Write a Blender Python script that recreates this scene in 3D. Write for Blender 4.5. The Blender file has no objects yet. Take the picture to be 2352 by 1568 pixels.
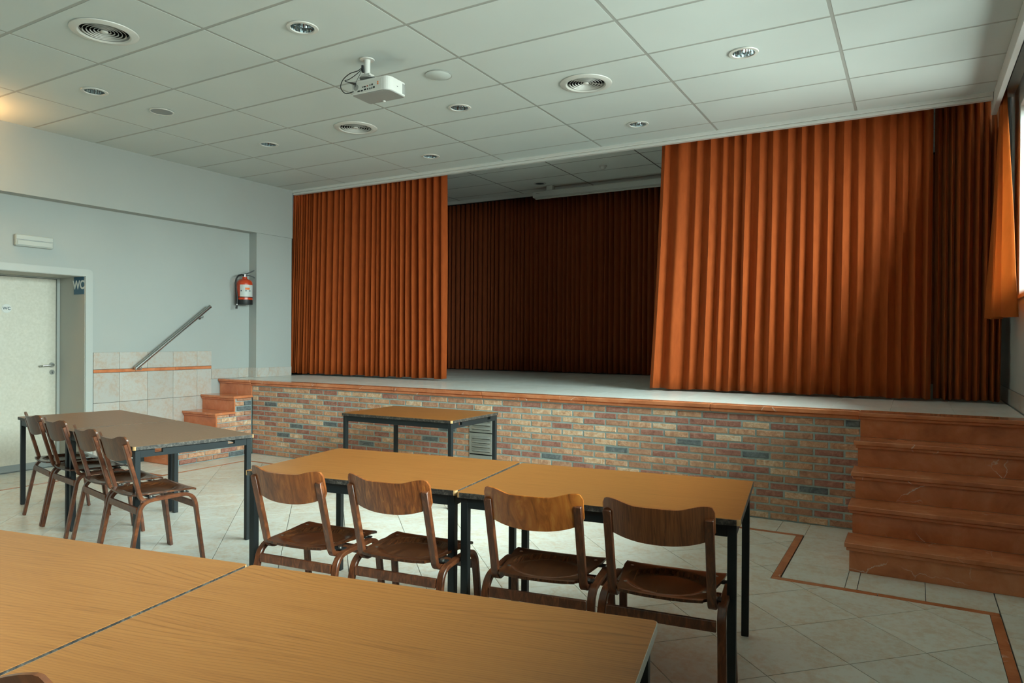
import bpy, bmesh, math, random
from mathutils import Vector, Matrix

random.seed(7)
SC = bpy.context.scene
COL = SC.collection
PI = math.pi

# ------------------------------------------------------------------ camera
CAMH = 1.415
cam_d = bpy.data.cameras.new('camera')
cam = bpy.data.objects.new('camera', cam_d)
COL.objects.link(cam)
SC.camera = cam
YAW, PITCH, ROLL = 0.5218, -0.0037, 0.0059
cam_d.sensor_fit = 'HORIZONTAL'
cam_d.sensor_width = 36.0
cam_d.lens = 1605.5 / 2352 * 36.0
cam_d.clip_start = 0.02
cy_, sy_ = math.cos(YAW), math.sin(YAW)
fw = Vector((-sy_ * math.cos(PITCH), cy_ * math.cos(PITCH), math.sin(PITCH)))
rt = Vector((cy_, sy_, 0))
up = rt.cross(fw)
rt2 = rt * math.cos(ROLL) + up * math.sin(ROLL)
up2 = -rt * math.sin(ROLL) + up * math.cos(ROLL)
mw = Matrix((rt2, up2, -fw)).transposed().to_4x4()
mw.translation = Vector((0, 0, CAMH))
cam.matrix_world = mw

# ------------------------------------------------------------------ world: overcast daylight
W = bpy.data.worlds.new('world')
SC.world = W
W.use_nodes = True
wn = W.node_tree
wn.nodes.clear()
w_out = wn.nodes.new('ShaderNodeOutputWorld')
w_bg = wn.nodes.new('ShaderNodeBackground')
w_ramp = wn.nodes.new('ShaderNodeValToRGB')
w_sep = wn.nodes.new('ShaderNodeSeparateXYZ')
w_tc = wn.nodes.new('ShaderNodeTexCoord')
w_map = wn.nodes.new('ShaderNodeMapRange')
w_map.inputs['From Min'].default_value = -1
w_map.inputs['From Max'].default_value = 1
wn.links.new(w_tc.outputs['Generated'], w_sep.inputs[0])
wn.links.new(w_sep.outputs['Z'], w_map.inputs['Value'])
wn.links.new(w_map.outputs[0], w_ramp.inputs[0])
r_ = w_ramp.color_ramp
r_.elements[0].position = 0.46
r_.elements[0].color = (0.22, 0.245, 0.225, 1)
r_.elements[1].position = 0.53
r_.elements[1].color = (0.46, 0.56, 0.545, 1)
e2_ = r_.elements.new(1.0)
e2_.color = (1.16, 1.42, 1.38, 1)
wn.links.new(w_ramp.outputs[0], w_bg.inputs['Color'])
w_bg.inputs['Strength'].default_value = 24.0
wn.links.new(w_bg.outputs[0], w_out.inputs[0])

SC.view_settings.view_transform = 'Standard'
SC.view_settings.look = 'None'
SC.view_settings.gamma = 1.0
SC.view_settings.exposure = 1.2
SC.view_settings.use_curve_mapping = False
SC.cycles.max_bounces = 10
SC.cycles.diffuse_bounces = 8
SC.cycles.glossy_bounces = 4
SC.cycles.transparent_max_bounces = 8
SC.cycles.sample_clamp_indirect = 6
SC.cycles.caustics_reflective = False
SC.cycles.caustics_refractive = False

# daylight enters by the window openings: portals guide the sky's light through them
def portal(name, loc, rot, sx, sy):
    d = bpy.data.lights.new(name, 'AREA')
    d.shape = 'RECTANGLE'
    d.size, d.size_y = sx, sy
    d.cycles.is_portal = True
    o = bpy.data.objects.new(name, d)
    COL.objects.link(o)
    o.location = loc
    o.rotation_euler = rot
    return o

# window openings: right wall (y0, y1), back wall (x0, x1)
WZ0, WZ1 = 1.765, 3.245
R_WINS = [(4.45, 6.63, 1.765), (2.10, 4.30, 1.765), (-0.25, 1.95, 1.765)]
B_WINS = []
BZ0, BZ1 = 1.0, 2.9
YB = -6.0        # back wall
XR = 0.70        # right wall face
for a, b, z0_ in R_WINS:
    portal('daylight_portal', (XR + 0.16, (a + b) / 2, (z0_ + WZ1) / 2), (0, PI / 2, 0), WZ1 - z0_, b - a)
for a, b in B_WINS:
    portal('daylight_portal', ((a + b) / 2, YB - 0.36, (BZ0 + BZ1) / 2), (PI / 2, 0, 0), b - a, BZ1 - BZ0)

# ------------------------------------------------------------------ node helpers
def srgb(r, g, b):
    f = lambda c: ((c / 255) / 12.92) if c / 255 <= 0.04045 else ((c / 255 + 0.055) / 1.055) ** 2.4
    return (f(r), f(g), f(b), 1)

def new_mat(name):
    m = bpy.data.materials.new(name)
    m.use_nodes = True
    n = m.node_tree
    p = n.nodes['Principled BSDF']
    return m, n, p

def simple(name, col, rough=0.6, metal=0.0, spec=0.5):
    m, n, p = new_mat(name)
    p.inputs['Base Color'].default_value = col
    p.inputs['Roughness'].default_value = rough
    p.inputs['Metallic'].default_value = metal
    p.inputs['Specular IOR Level'].default_value = spec
    return m

def N(n, t, **kw):
    x = n.nodes.new(t)
    for k, v in kw.items():
        setattr(x, k, v)
    return x

def coords(n, scale=(1, 1, 1), out='Object', rnd=False):
    tc = N(n, 'ShaderNodeTexCoord')
    mp = N(n, 'ShaderNodeMapping')
    mp.inputs['Scale'].default_value = scale
    src = tc.outputs[out]
    if rnd:
        oi = N(n, 'ShaderNodeObjectInfo')
        mul = N(n, 'ShaderNodeMath', operation='MULTIPLY')
        mul.inputs[1].default_value = 37.0
        n.links.new(oi.outputs['Random'], mul.inputs[0])
        ad = N(n, 'ShaderNodeVectorMath', operation='ADD')
        n.links.new(src, ad.inputs[0])
        n.links.new(mul.outputs[0], ad.inputs[1])
        src = ad.outputs[0]
    n.links.new(src, mp.inputs[0])
    return mp.outputs[0]

def noise(n, vec, scale, detail=3, rough=0.5, dist=0.0):
    t = N(n, 'ShaderNodeTexNoise')
    t.inputs['Scale'].default_value = scale
    t.inputs['Detail'].default_value = detail
    t.inputs['Roughness'].default_value = rough
    t.inputs['Distortion'].default_value = dist
    n.links.new(vec, t.inputs['Vector'])
    return t.outputs['Fac']

def ramp(n, fac, stops):
    r = N(n, 'ShaderNodeValToRGB')
    e = r.color_ramp.elements
    while len(e) < len(stops):
        e.new(0.5)
    for i, (p, c) in enumerate(stops):
        e[i].position = p
        e[i].color = c
    n.links.new(fac, r.inputs[0])
    return r.outputs[0]

def mixc(n, fac, a, b, mode='MIX'):
    m = N(n, 'ShaderNodeMix', data_type='RGBA', blend_type=mode)
    for s, v in ((0, fac), (6, a), (7, b)):
        if isinstance(v, (int, float)):
            m.inputs[s].default_value = v
        elif isinstance(v, tuple):
            m.inputs[s].default_value = v
        else:
            n.links.new(v, m.inputs[s])
    return m.outputs[2]

def bump(n, p, h, strength=0.3, dist=0.002):
    b = N(n, 'ShaderNodeBump')
    b.inputs['Strength'].default_value = strength
    b.inputs['Distance'].default_value = dist
    n.links.new(h, b.inputs['Height'])
    n.links.new(b.outputs[0], p.inputs['Normal'])

# ------------------------------------------------------------------ materials
def mat_plaster(name, col):
    m, n, p = new_mat(name)
    v = coords(n)
    f = noise(n, v, 1.3, 4)
    c = ramp(n, f, [(0.3, tuple(x * 0.95 for x in col[:3]) + (1,)), (0.7, col)])
    n.links.new(c, p.inputs['Base Color'])
    p.inputs['Roughness'].default_value = 0.75
    bump(n, p, noise(n, v, 220, 2), 0.12, 0.001)
    return m

M = {}
M['wall'] = mat_plaster('wall_paint', (0.40, 0.425, 0.41, 1))
M['panel'] = mat_plaster('ceiling_panel', (0.60, 0.665, 0.655, 1))
M['panel_stage'] = mat_plaster('stage_ceiling_panel', (0.84, 0.90, 0.87, 1))
M['grid'] = simple('ceiling_grid_metal', (0.37, 0.39, 0.37, 1), 0.5)
M['grid_dark'] = simple('stage_grid_metal', (0.13, 0.13, 0.13, 1), 0.6)
M['white'] = simple('white_lacquer', (0.66, 0.67, 0.65, 1), 0.4)
M['revealwhite'] = simple('reveal_white', (0.82, 0.83, 0.81, 1), 0.5)
M['white2'] = simple('white_plastic', (0.62, 0.63, 0.6, 1), 0.35)
M['frame'] = simple('door_frame_paint', (0.44, 0.465, 0.445, 1), 0.45)
M['reveal'] = simple('reveal_paint', (0.42, 0.42, 0.385, 1), 0.6)
M['grey'] = simple('grey_paint', (0.25, 0.27, 0.27, 1), 0.5)
M['black'] = simple('black_paint', (0.012, 0.016, 0.018, 1), 0.42, 0, 0.35)
M['rubber'] = simple('black_rubber', (0.012, 0.014, 0.015, 1), 0.5)
M['void'] = simple('dark_void', (0.006, 0.006, 0.006, 1), 0.9)
M['steel'] = simple('brushed_steel', (0.50, 0.51, 0.50, 1), 0.28, 1.0)
M['chrome'] = simple('reflector_chrome', (0.66, 0.72, 0.74, 1), 0.10, 1.0)
M['galv'] = simple('galvanised_sheet', (0.40, 0.41, 0.38, 1), 0.36, 0.6)
M['blue'] = simple('sign_blue', srgb(24, 84, 112), 0.4)
M['signwhite'] = simple('sign_white', (0.75, 0.78, 0.75, 1), 0.4)
M['signdark'] = simple('sign_dark_letters', srgb(40, 62, 74), 0.5)
M['red'] = simple('extinguisher_red', (0.55, 0.055, 0.016, 1), 0.28)
M['orange'] = simple('label_orange', (0.80, 0.17, 0.02, 1), 0.5)
M['boxwhite'] = simple('emergency_box_white', (0.46, 0.49, 0.46, 1), 0.5)
M['label'] = simple('label_white', (0.55, 0.58, 0.56, 1), 0.5)
M['rivet'] = simple('rivet_metal', (0.6, 0.6, 0.56, 1), 0.3, 1.0)
M['projgrey'] = simple('projector_grey', (0.30, 0.31, 0.30, 1), 0.5)
M['cement'] = simple('screed', (0.2, 0.21, 0.2, 1), 0.8)

def mat_door():
    m, n, p = new_mat('door_laminate')
    v = coords(n)
    f = noise(n, v, 45, 2)
    n.links.new(ramp(n, f, [(0.3, (0.55, 0.52, 0.44, 1)), (0.7, (0.62, 0.59, 0.51, 1))]), p.inputs['Base Color'])
    p.inputs['Roughness'].default_value = 0.42
    return m
M['door'] = mat_door()

def mat_tile(name, base, patch, rough=0.32):
    m, n, p = new_mat(name)
    v = coords(n, (1, 1, 1), 'Object', rnd=True)
    f1 = noise(n, v, 6, 5, 0.65, 0.6)
    f2 = noise(n, v, 30, 4, 0.7)
    mm = N(n, 'ShaderNodeMath', operation='MULTIPLY')
    n.links.new(f1, mm.inputs[0])
    n.links.new(f2, mm.inputs[1])
    c = ramp(n, mm.outputs[0], [(0.20, base), (0.38, patch)])
    oi = N(n, 'ShaderNodeObjectInfo')
    c2 = ramp(n, oi.outputs['Random'], [(0, (0.94, 0.94, 0.94, 1)), (1, (1.03, 1.03, 1.03, 1))])
    n.links.new(mixc(n, 1.0, c, c2, 'MULTIPLY'), p.inputs['Base Color'])
    p.inputs['Roughness'].default_value = rough
    return m
M['tile'] = mat_tile('floor_tile', (0.82, 0.81, 0.74, 1), (0.72, 0.61, 0.48, 1))
M['wtile'] = mat_tile('wall_tile', (0.49, 0.475, 0.445, 1), (0.48, 0.375, 0.30, 1), 0.3)
M['stile'] = mat_tile('stage_tile', (0.80, 0.83, 0.80, 1), (0.74, 0.73, 0.67, 1), 0.3)
M['grout'] = simple('grout', (0.04, 0.05, 0.05, 1), 0.9)

def mat_marble():
    m, n, p = new_mat('red_marble')
    v = coords(n, (1, 1, 1), 'Object', rnd=True)
    f = noise(n, v, 5, 6, 0.6, 0.4)
    base = ramp(n, f, [(0.25, (0.42, 0.13, 0.055, 1)), (0.5, (0.60, 0.20, 0.085, 1)), (0.75, (0.70, 0.29, 0.145, 1))])
    # veins
    nz = N(n, 'ShaderNodeTexNoise')
    nz.inputs['Scale'].default_value = 9.0
    nz.inputs['Detail'].default_value = 4
    n.links.new(v, nz.inputs['Vector'])
    add = N(n, 'ShaderNodeVectorMath', operation='MULTIPLY_ADD')
    add.inputs[1].default_value = (0.12, 0.12, 0.12)
    n.links.new(nz.outputs['Color'], add.inputs[0])
    n.links.new(v, add.inputs[2])
    vo = N(n, 'ShaderNodeTexVoronoi', feature='DISTANCE_TO_EDGE')
    vo.inputs['Scale'].default_value = 3.4
    n.links.new(add.outputs[0], vo.inputs['Vector'])
    line = ramp(n, vo.outputs['Distance'], [(0.0, (1, 1, 1, 1)), (0.010, (0, 0, 0, 1))])
    mask = ramp(n, noise(n, v, 2.2, 2), [(0.57, (0, 0, 0, 1)), (0.66, (1, 1, 1, 1))])
    fac = mixc(n, 1.0, line, mask, 'MULTIPLY')
    n.links.new(mixc(n, fac, base, (0.80, 0.66, 0.55, 1)), p.inputs['Base Color'])
    p.inputs['Roughness'].default_value = 0.15
    return m
M['marble'] = mat_marble()

def mat_laminate(name, c0, c1, c2, rough=0.36):
    m, n, p = new_mat(name)
    v = coords(n, (1.1, 30, 30), 'Object', rnd=True)
    f = noise(n, v, 3.2, 5, 0.6, 0.6)
    v2 = coords(n, (4, 160, 160), 'Object', rnd=True)
    f2 = noise(n, v2, 2.0, 2, 0.5)
    v3 = coords(n, (0.30, 1.0, 1.0), 'Object', rnd=True)
    wv = N(n, 'ShaderNodeTexWave', wave_type='BANDS', bands_direction='Y')
    wv.inputs['Scale'].default_value = 26
    wv.inputs['Distortion'].default_value = 62.0
    wv.inputs['Detail'].default_value = 1.0
    wv.inputs['Detail Scale'].default_value = 0.13
    n.links.new(v3, wv.inputs['Vector'])
    base = ramp(n, f, [(0.12, c0), (0.42, c1), (0.75, c2)])
    streak = ramp(n, f2, [(0.25, (0.90, 0.89, 0.88, 1)), (0.6, (1, 1, 1, 1))])
    fig = ramp(n, wv.outputs['Fac'], [(0.0, (0.62, 0.55, 0.48, 1)), (0.22, (1, 1, 1, 1))])
    a = mixc(n, 0.75, base, streak, 'MULTIPLY')
    n.links.new(mixc(n, 0.6, a, fig, 'MULTIPLY'), p.inputs['Base Color'])
    p.inputs['Roughness'].default_value = rough
    p.inputs['Specular IOR Level'].default_value = 0.4
    return m
M['lam'] = mat_laminate('oak_laminate', (0.16, 0.056, 0.014, 1), (0.330, 0.125, 0.030, 1), (0.385, 0.158, 0.040, 1))
M['lam_brown'] = mat_laminate('brown_laminate', (0.22, 0.115, 0.060, 1), (0.26, 0.140, 0.075, 1), (0.29, 0.16, 0.09, 1), 0.42)

def mat_edge():
    m, n, p = new_mat('worn_table_edge')
    v = coords(n, (1, 1, 1), 'Object', rnd=True)
    f = noise(n, v, 55, 5, 0.75, 0.4)
    n.links.new(ramp(n, f, [(0.45, (0.022, 0.018, 0.016, 1)), (0.62, (0.10, 0.085, 0.07, 1)), (0.78, (0.30, 0.29, 0.26, 1))]), p.inputs['Base Color'])
    p.inputs['Roughness'].default_value = 0.55
    return m
M['edge'] = mat_edge()
M['rawwood'] = simple('bare_chipboard', (0.56, 0.33, 0.14, 1), 0.7)

def mat_bent(name, dark, mid, light, sc=(3, 3, 26), rough=0.3):
    m, n, p = new_mat(name)
    v = coords(n, sc, 'Object', rnd=True)
    f = noise(n, v, 2.0, 5, 0.6, 1.5)
    c = ramp(n, f, [(0.28, dark), (0.52, mid), (0.78, light)])
    v2 = coords(n, (9, 9, 9), 'Object', rnd=True)
    sp = ramp(n, noise(n, v2, 9, 2, 0.4), [(0.76, (0, 0, 0, 1)), (0.82, (1, 1, 1, 1))])
    n.links.new(mixc(n, mixc(n, 0.35, (0, 0, 0, 1), sp), c, tuple(x * 2.4 for x in light[:3]) + (1,)), p.inputs['Base Color'])
    p.inputs['Roughness'].default_value = rough
    return m
M['bent'] = mat_bent('dark_bent_beech', (0.058, 0.017, 0.008, 1), (0.138, 0.041, 0.016, 1), (0.290, 0.091, 0.033, 1), (22, 6, 6))
M['seat'] = mat_bent('seat_plywood', (0.022, 0.008, 0.004, 1), (0.075, 0.024, 0.010, 1), (0.188, 0.063, 0.019, 1), (30, 4, 4), 0.22)
M['back'] = mat_bent('backrest_plywood', (0.100, 0.026, 0.008, 1), (0.237, 0.066, 0.017, 1), (0.450, 0.144, 0.033, 1), (14, 3, 2.5), 0.28)
M['back_figured'] = mat_bent('backrest_figured_plywood', (0.094, 0.024, 0.008, 1), (0.250, 0.068, 0.017, 1), (0.600, 0.197, 0.041, 1), (26, 3, 4), 0.28)
M['back_light'] = mat_bent('backrest_honey_plywood', (0.175, 0.045, 0.011, 1), (0.475, 0.131, 0.021, 1), (0.700, 0.276, 0.047, 1), (8, 3, 2.5), 0.25)
M['back_plain'] = mat_bent('backrest_striped_plywood', (0.119, 0.032, 0.012, 1), (0.263, 0.076, 0.022, 1), (0.425, 0.144, 0.044, 1), (40, 3, 2.0), 0.28)
M['back_far'] = mat_bent('backrest_dark_plywood', (0.068, 0.022, 0.010, 1), (0.128, 0.041, 0.015, 1), (0.210, 0.071, 0.023, 1), (14, 3, 3), 0.3)

def mat_velvet(name, col, hi, tr=0.0):
    m, n, p = new_mat(name)
    v = coords(n, (1, 1, 0.25))
    f = noise(n, v, 26, 3, 0.6)
    n.links.new(ramp(n, f, [(0.3, col), (0.75, hi)]), p.inputs['Base Color'])
    p.inputs['Roughness'].default_value = 0.8
    p.inputs['Specular IOR Level'].default_value = 0.15
    p.inputs['Sheen Weight'].default_value = 0.35
    p.inputs['Sheen Roughness'].default_value = 0.4
    p.inputs['Sheen Tint'].default_value = (1.0, 0.42, 0.18, 1)
    if tr > 0:
        t = N(n, 'ShaderNodeBsdfTranslucent')
        t.inputs['Color'].default_value = (0.9, 0.42, 0.15, 1)
        mx = N(n, 'ShaderNodeMixShader')
        mx.inputs[0].default_value = tr
        n.links.new(p.outputs[0], mx.inputs[1])
        n.links.new(t.outputs[0], mx.inputs[2])
        n.links.new(mx.outputs[0], n.nodes['Material Output'].inputs['Surface'])
    return m
M['velvet'] = mat_velvet('orange_velvet', (0.30, 0.056, 0.010, 1), (0.38, 0.075, 0.014, 1))
M['velvet_dark'] = mat_velvet('brown_velvet', (0.26, 0.058, 0.018, 1), (0.33, 0.075, 0.024, 1))
M['velvet_win'] = mat_velvet('orange_window_curtain', (0.42, 0.095, 0.016, 1), (0.50, 0.12, 0.022, 1), 0.25)

def mat_brick(name, c0, c1, c2):
    m, n, p = new_mat(name)
    v = coords(n, (1, 1, 1), 'Object', rnd=True)
    f = noise(n, v, 22, 5, 0.7, 0.8)
    c = ramp(n, f, [(0.30, c0), (0.50, c1), (0.70, c2)])
    n.links.new(c, p.inputs['Base Color'])
    p.inputs['Roughness'].default_value = 0.85
    bump(n, p, noise(n, v, 60, 5, 0.75), 0.9, 0.006)
    return m
BR = [
    mat_brick('brick_red', (0.250, 0.093, 0.068, 1), (0.388, 0.166, 0.121, 1), (0.525, 0.279, 0.213, 1)),
    mat_brick('brick_brown', (0.300, 0.140, 0.085, 1), (0.475, 0.239, 0.149, 1), (0.600, 0.359, 0.241, 1)),
    mat_brick('brick_tan', (0.375, 0.166, 0.097, 1), (0.587, 0.313, 0.185, 1), (0.750, 0.492, 0.341, 1)),
    mat_brick('brick_pale', (0.450, 0.226, 0.135, 1), (0.700, 0.439, 0.270, 1), (0.800, 0.705, 0.568, 1)),
    mat_brick('brick_charcoal', (0.069, 0.080, 0.085, 1), (0.138, 0.160, 0.170, 1), (0.237, 0.253, 0.256, 1)),
]
def brick_kind():
    return random.choices(range(5), (0.27, 0.30, 0.24, 0.13, 0.06))[0]
def mat_mortar():
    m, n, p = new_mat('mortar')
    v = coords(n)
    n.links.new(ramp(n, noise(n, v, 40, 4, 0.7), [(0.3, (0.30, 0.38, 0.37, 1)), (0.7, (0.42, 0.50, 0.485, 1))]), p.inputs['Base Color'])
    p.inputs['Roughness'].default_value = 0.9
    return m
M['mortar'] = mat_mortar()

def mat_glass():
    m, n, p = new_mat('window_glass')
    n.nodes.remove(p)
    t = N(n, 'ShaderNodeBsdfTransparent')
    t.inputs['Color'].default_value = (0.94, 0.96, 0.95, 1)
    g = N(n, 'ShaderNodeBsdfGlossy')
    g.inputs['Roughness'].default_value = 0.02
    fr = N(n, 'ShaderNodeFresnel')
    fr.inputs['IOR'].default_value = 1.45
    mx = N(n, 'ShaderNodeMixShader')
    n.links.new(fr.outputs[0], mx.inputs[0])
    n.links.new(t.outputs[0], mx.inputs[1])
    n.links.new(g.outputs[0], mx.inputs[2])
    n.links.new(mx.outputs[0], n.nodes['Material Output'].inputs['Surface'])
    return m
M['glass'] = mat_glass()
def mat_emit(name, col, s):
    m, n, p = new_mat(name)
    p.inputs['Emission Color'].default_value = col
    p.inputs['Emission Strength'].default_value = s
    return m
M['lampglow'] = mat_emit('lit_lamp_shade', (1.0, 0.55, 0.22, 1), 6)

# ------------------------------------------------------------------ geometry helpers
class MB:
    """collects faces for ONE mesh"""
    def __init__(self):
        self.v, self.f, self.mi, self.sm = [], [], [], []
    def add(self, verts, faces, mi=0, smooth=False):
        o = len(self.v)
        self.v += [tuple(x) for x in verts]
        for f in faces:
            self.f.append(tuple(i + o for i in f))
            self.mi.append(mi)
            self.sm.append(smooth)
        return self
    def box(self, x0, x1, y0, y1, z0, z1, mi=0):
        v = [(x0, y0, z0), (x1, y0, z0), (x1, y1, z0), (x0, y1, z0), (x0, y0, z1), (x1, y0, z1), (x1, y1, z1), (x0, y1, z1)]
        return self.add(v, [(3, 2, 1, 0), (4, 5, 6, 7), (0, 1, 5, 4), (1, 2, 6, 5), (2, 3, 7, 6), (3, 0, 4, 7)], mi)
    def prism(self, poly, z0, z1, mi=0):
        n = len(poly)
        v = [(x, y, z0) for x, y in poly] + [(x, y, z1) for x, y in poly]
        fs = [tuple(range(n - 1, -1, -1)), tuple(range(n, 2 * n))]
        fs += [(i, (i + 1) % n, n + (i + 1) % n, n + i) for i in range(n)]
        return self.add(v, fs, mi)
    def tube(self, pts, r, n=10, mi=0, caps=True, radii=None):
        pts = [Vector(p) for p in pts]
        v, fs = [], []
        t0 = (pts[1] - pts[0]).normalized()
        a = Vector((0, 0, 1)) if abs(t0.z) < 0.9 else Vector((1, 0, 0))
        u = t0.cross(a).normalized()
        for i, p in enumerate(pts):
            if i == 0: t = pts[1] - pts[0]
            elif i == len(pts) - 1: t = pts[-1] - pts[-2]
            else: t = (pts[i + 1] - pts[i]).normalized() + (pts[i] - pts[i - 1]).normalized()
            t.normalize()
            u = (u - t * u.dot(t)).normalized()
            w = t.cross(u)
            rr = radii[i] if radii else r
            for k in range(n):
                q = p + (u * math.cos(2 * PI * k / n) + w * math.sin(2 * PI * k / n)) * rr
                v.append(q)
        for i in range(len(pts) - 1):
            for k in range(n):
                a0, b0 = i * n + k, i * n + (k + 1) % n
                fs.append((a0, b0, b0 + n, a0 + n))
        if caps:
            fs.append(tuple(range(n - 1, -1, -1)))
            fs.append(tuple(range((len(pts) - 1) * n, len(pts) * n)))
        return self.add(v, fs, mi, True)
    def lathe(self, prof, c, axis='z', n=24, mi=0, smooth=True):
        """prof: (radius, height) list; c centre"""
        v, fs = [], []
        for r, h in prof:
            for k in range(n):
                a = 2 * PI * k / n
                ca, sa = math.cos(a) * r, math.sin(a) * r
                if axis == 'z': v.append((c[0] + ca, c[1] + sa, c[2] + h))
                elif axis == 'x': v.append((c[0] + h, c[1] + ca, c[2] + sa))
                else: v.append((c[0] + sa, c[1] + h, c[2] + ca))
        for i in range(len(prof) - 1):
            for k in range(n):
                a0, b0 = i * n + k, i * n + (k + 1) % n
                fs.append((a0, b0, b0 + n, a0 + n))
        return self.add(v, fs, mi, smooth)
    def disc(self, c, r, n=24, down=False, mi=0):
        v = [(c[0] + r * math.cos(2 * PI * k / n), c[1] + r * math.sin(2 * PI * k / n), c[2]) for k in range(n)]
        f = tuple(range(n))
        return self.add(v, [f[::-1] if down else f], mi)
    def sweep(self, pts, side, w, t, mi=0):
        """rectangular bar: w across 'side', t thick, along pts"""
        pts = [Vector(p) for p in pts]
        side = Vector(side).normalized()
        v, fs = [], []
        for i, p in enumerate(pts):
            if i == 0: tg = pts[1] - pts[0]
            elif i == len(pts) - 1: tg = pts[-1] - pts[-2]
            else: tg = (pts[i + 1] - pts[i]).normalized() + (pts[i] - pts[i - 1]).normalized()
            tg.normalize()
            nn = side.cross(tg).normalized()
            for a, b in ((-1, -1), (1, -1), (1, 1), (-1, 1)):
                v.append(p + side * (a * w / 2) + nn * (b * t / 2))
        for i in range(len(pts) - 1):
            for k in range(4):
                a0, b0 = i * 4 + k, i * 4 + (k + 1) % 4
                fs.append((a0, b0, b0 + 4, a0 + 4))
        fs.append((3, 2, 1, 0))
        e = (len(pts) - 1) * 4
        fs.append((e, e + 1, e + 2, e + 3))
        return self.add(v, fs, mi, len(pts) > 3)
    def mesh(self, name, mats, bevel=0, seg=1, fix=True):
        me = bpy.data.meshes.new(name)
        me.from_pydata(self.v, [], self.f)
        for m in mats: me.materials.append(m)
        me.polygons.foreach_set('material_index', self.mi)
        me.polygons.foreach_set('use_smooth', self.sm)
        if fix or bevel:
            bm = bmesh.new()
            bm.from_mesh(me)
            if fix: bmesh.ops.recalc_face_normals(bm, faces=bm.faces)
            if bevel:
                ed = [e for e in bm.edges if len(e.link_faces) == 2 and e.calc_face_angle(0) > 0.6]
                bmesh.ops.bevel(bm, geom=ed, offset=bevel, segments=seg, affect='EDGES', profile=0.5)
            bm.to_mesh(me)
            bm.free()
        if any(self.sm):
            try: me.set_sharp_from_angle(angle=0.7)
            except Exception: pass
        me.update()
        return me

def link(name, me, parent=None, loc=None, label=None, kind=None):
    o = bpy.data.objects.new(name, me)
    COL.objects.link(o)
    if parent is not None: o.parent = parent
    if loc is not None: o.location = loc
    if label: o['label'] = label
    if kind: o['kind'] = kind
    return o

def part(name, mb, mat, parent, loc=None, label=None, bevel=0, kind=None, fix=True):
    mats = mat if isinstance(mat, list) else [mat]
    return link(name, mb.mesh(name, mats, bevel, fix=fix), parent, loc, label, kind)

def thing(name, label, cat, loc=(0, 0, 0), rotz=0.0, group=None):
    o = bpy.data.objects.new(name, None)
    o.empty_display_size = 0.1
    COL.objects.link(o)
    o.location = loc
    o.rotation_euler = (0, 0, rotz)
    o['label'] = label
    o['category'] = cat
    if group: o['group'] = group
    return o

def tag(o, label, cat, group=None):
    o['label'] = label
    o['category'] = cat
    if group: o['group'] = group
    return o

def struct(name, mb, mat, bevel=0, fix=True):
    return part(name, mb, mat, None, kind='structure', bevel=bevel, fix=fix)

def dup(root, loc, rotz, label, group=None):
    r = root.copy()
    COL.objects.link(r)
    r.location = loc
    r.rotation_euler = (0, 0, rotz)
    r['label'] = label
    if group: r['group'] = group
    for ch in list(root.children):
        c = ch.copy()
        COL.objects.link(c)
        c.parent = r
        for g in ch.children:
            d = g.copy()
            COL.objects.link(d)
            d.parent = c
    return r

# ------------------------------------------------------------------ room shell
CZ = 3.437      # hall ceiling
SZ = 0.893      # stage floor
XL = -7.584     # lower left wall face
XB = -7.435     # beam / pier face
YE = 6.855      # ceiling edge
TOP = 3.62
SCZ = 3.70      # stage ceiling
YS = 10.15      # stage back

# --- floor: screed + individually laid tiles
mb = MB().box(-8.3, 0.72, YB, YS + .2, -0.12, -0.010)
floor = struct('floor', mb, M['grout'])

def clip(poly, a, b, c):
    """keep a*x+b*y<=c"""
    out = []
    for i in range(len(poly)):
        p, q = poly[i], poly[(i + 1) % len(poly)]
        dp, dq = a * p[0] + b * p[1] - c, a * q[0] + b * q[1] - c
        if dp <= 0: out.append(p)
        if (dp < 0 < dq) or (dq < 0 < dp):
            t = dp / (dp - dq)
            out.append((p[0] + t * (q[0] - p[0]), p[1] + t * (q[1] - p[1])))
    return out
def clip_rect(poly, x0, x1, y0, y1):
    for a, b, c in ((-1, 0, -x0), (1, 0, x1), (0, -1, -y0), (0, 1, y1)):
        if len(poly) >= 3: poly = clip(poly, a, b, c)
    return poly if len(poly) >= 3 else []
def area(poly):
    return abs(sum(poly[i][0] * poly[(i + 1) % len(poly)][1] - poly[(i + 1) % len(poly)][0] * poly[i][1] for i in range(len(poly)))) / 2
J = 0.0020
def tile_obj(polys, name='floor_tile', mat=None, z0=-0.0098, z1=0.0, parent=None, recenter=True):
    polys = [p for p in polys if p and area(p) > 0.0004]
    if not polys: return None
    cx = sum(p[0] for q in polys for p in q) / sum(len(q) for q in polys)
    cy = sum(p[1] for q in polys for p in q) / sum(len(q) for q in polys)
    mb = MB()
    for q in polys:
        mb.prism([(x - cx, y - cy) for x, y in q], z0, z1)
    return part(name, mb, mat or M['tile'], parent or floor, loc=(cx, cy, 0))

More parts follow.
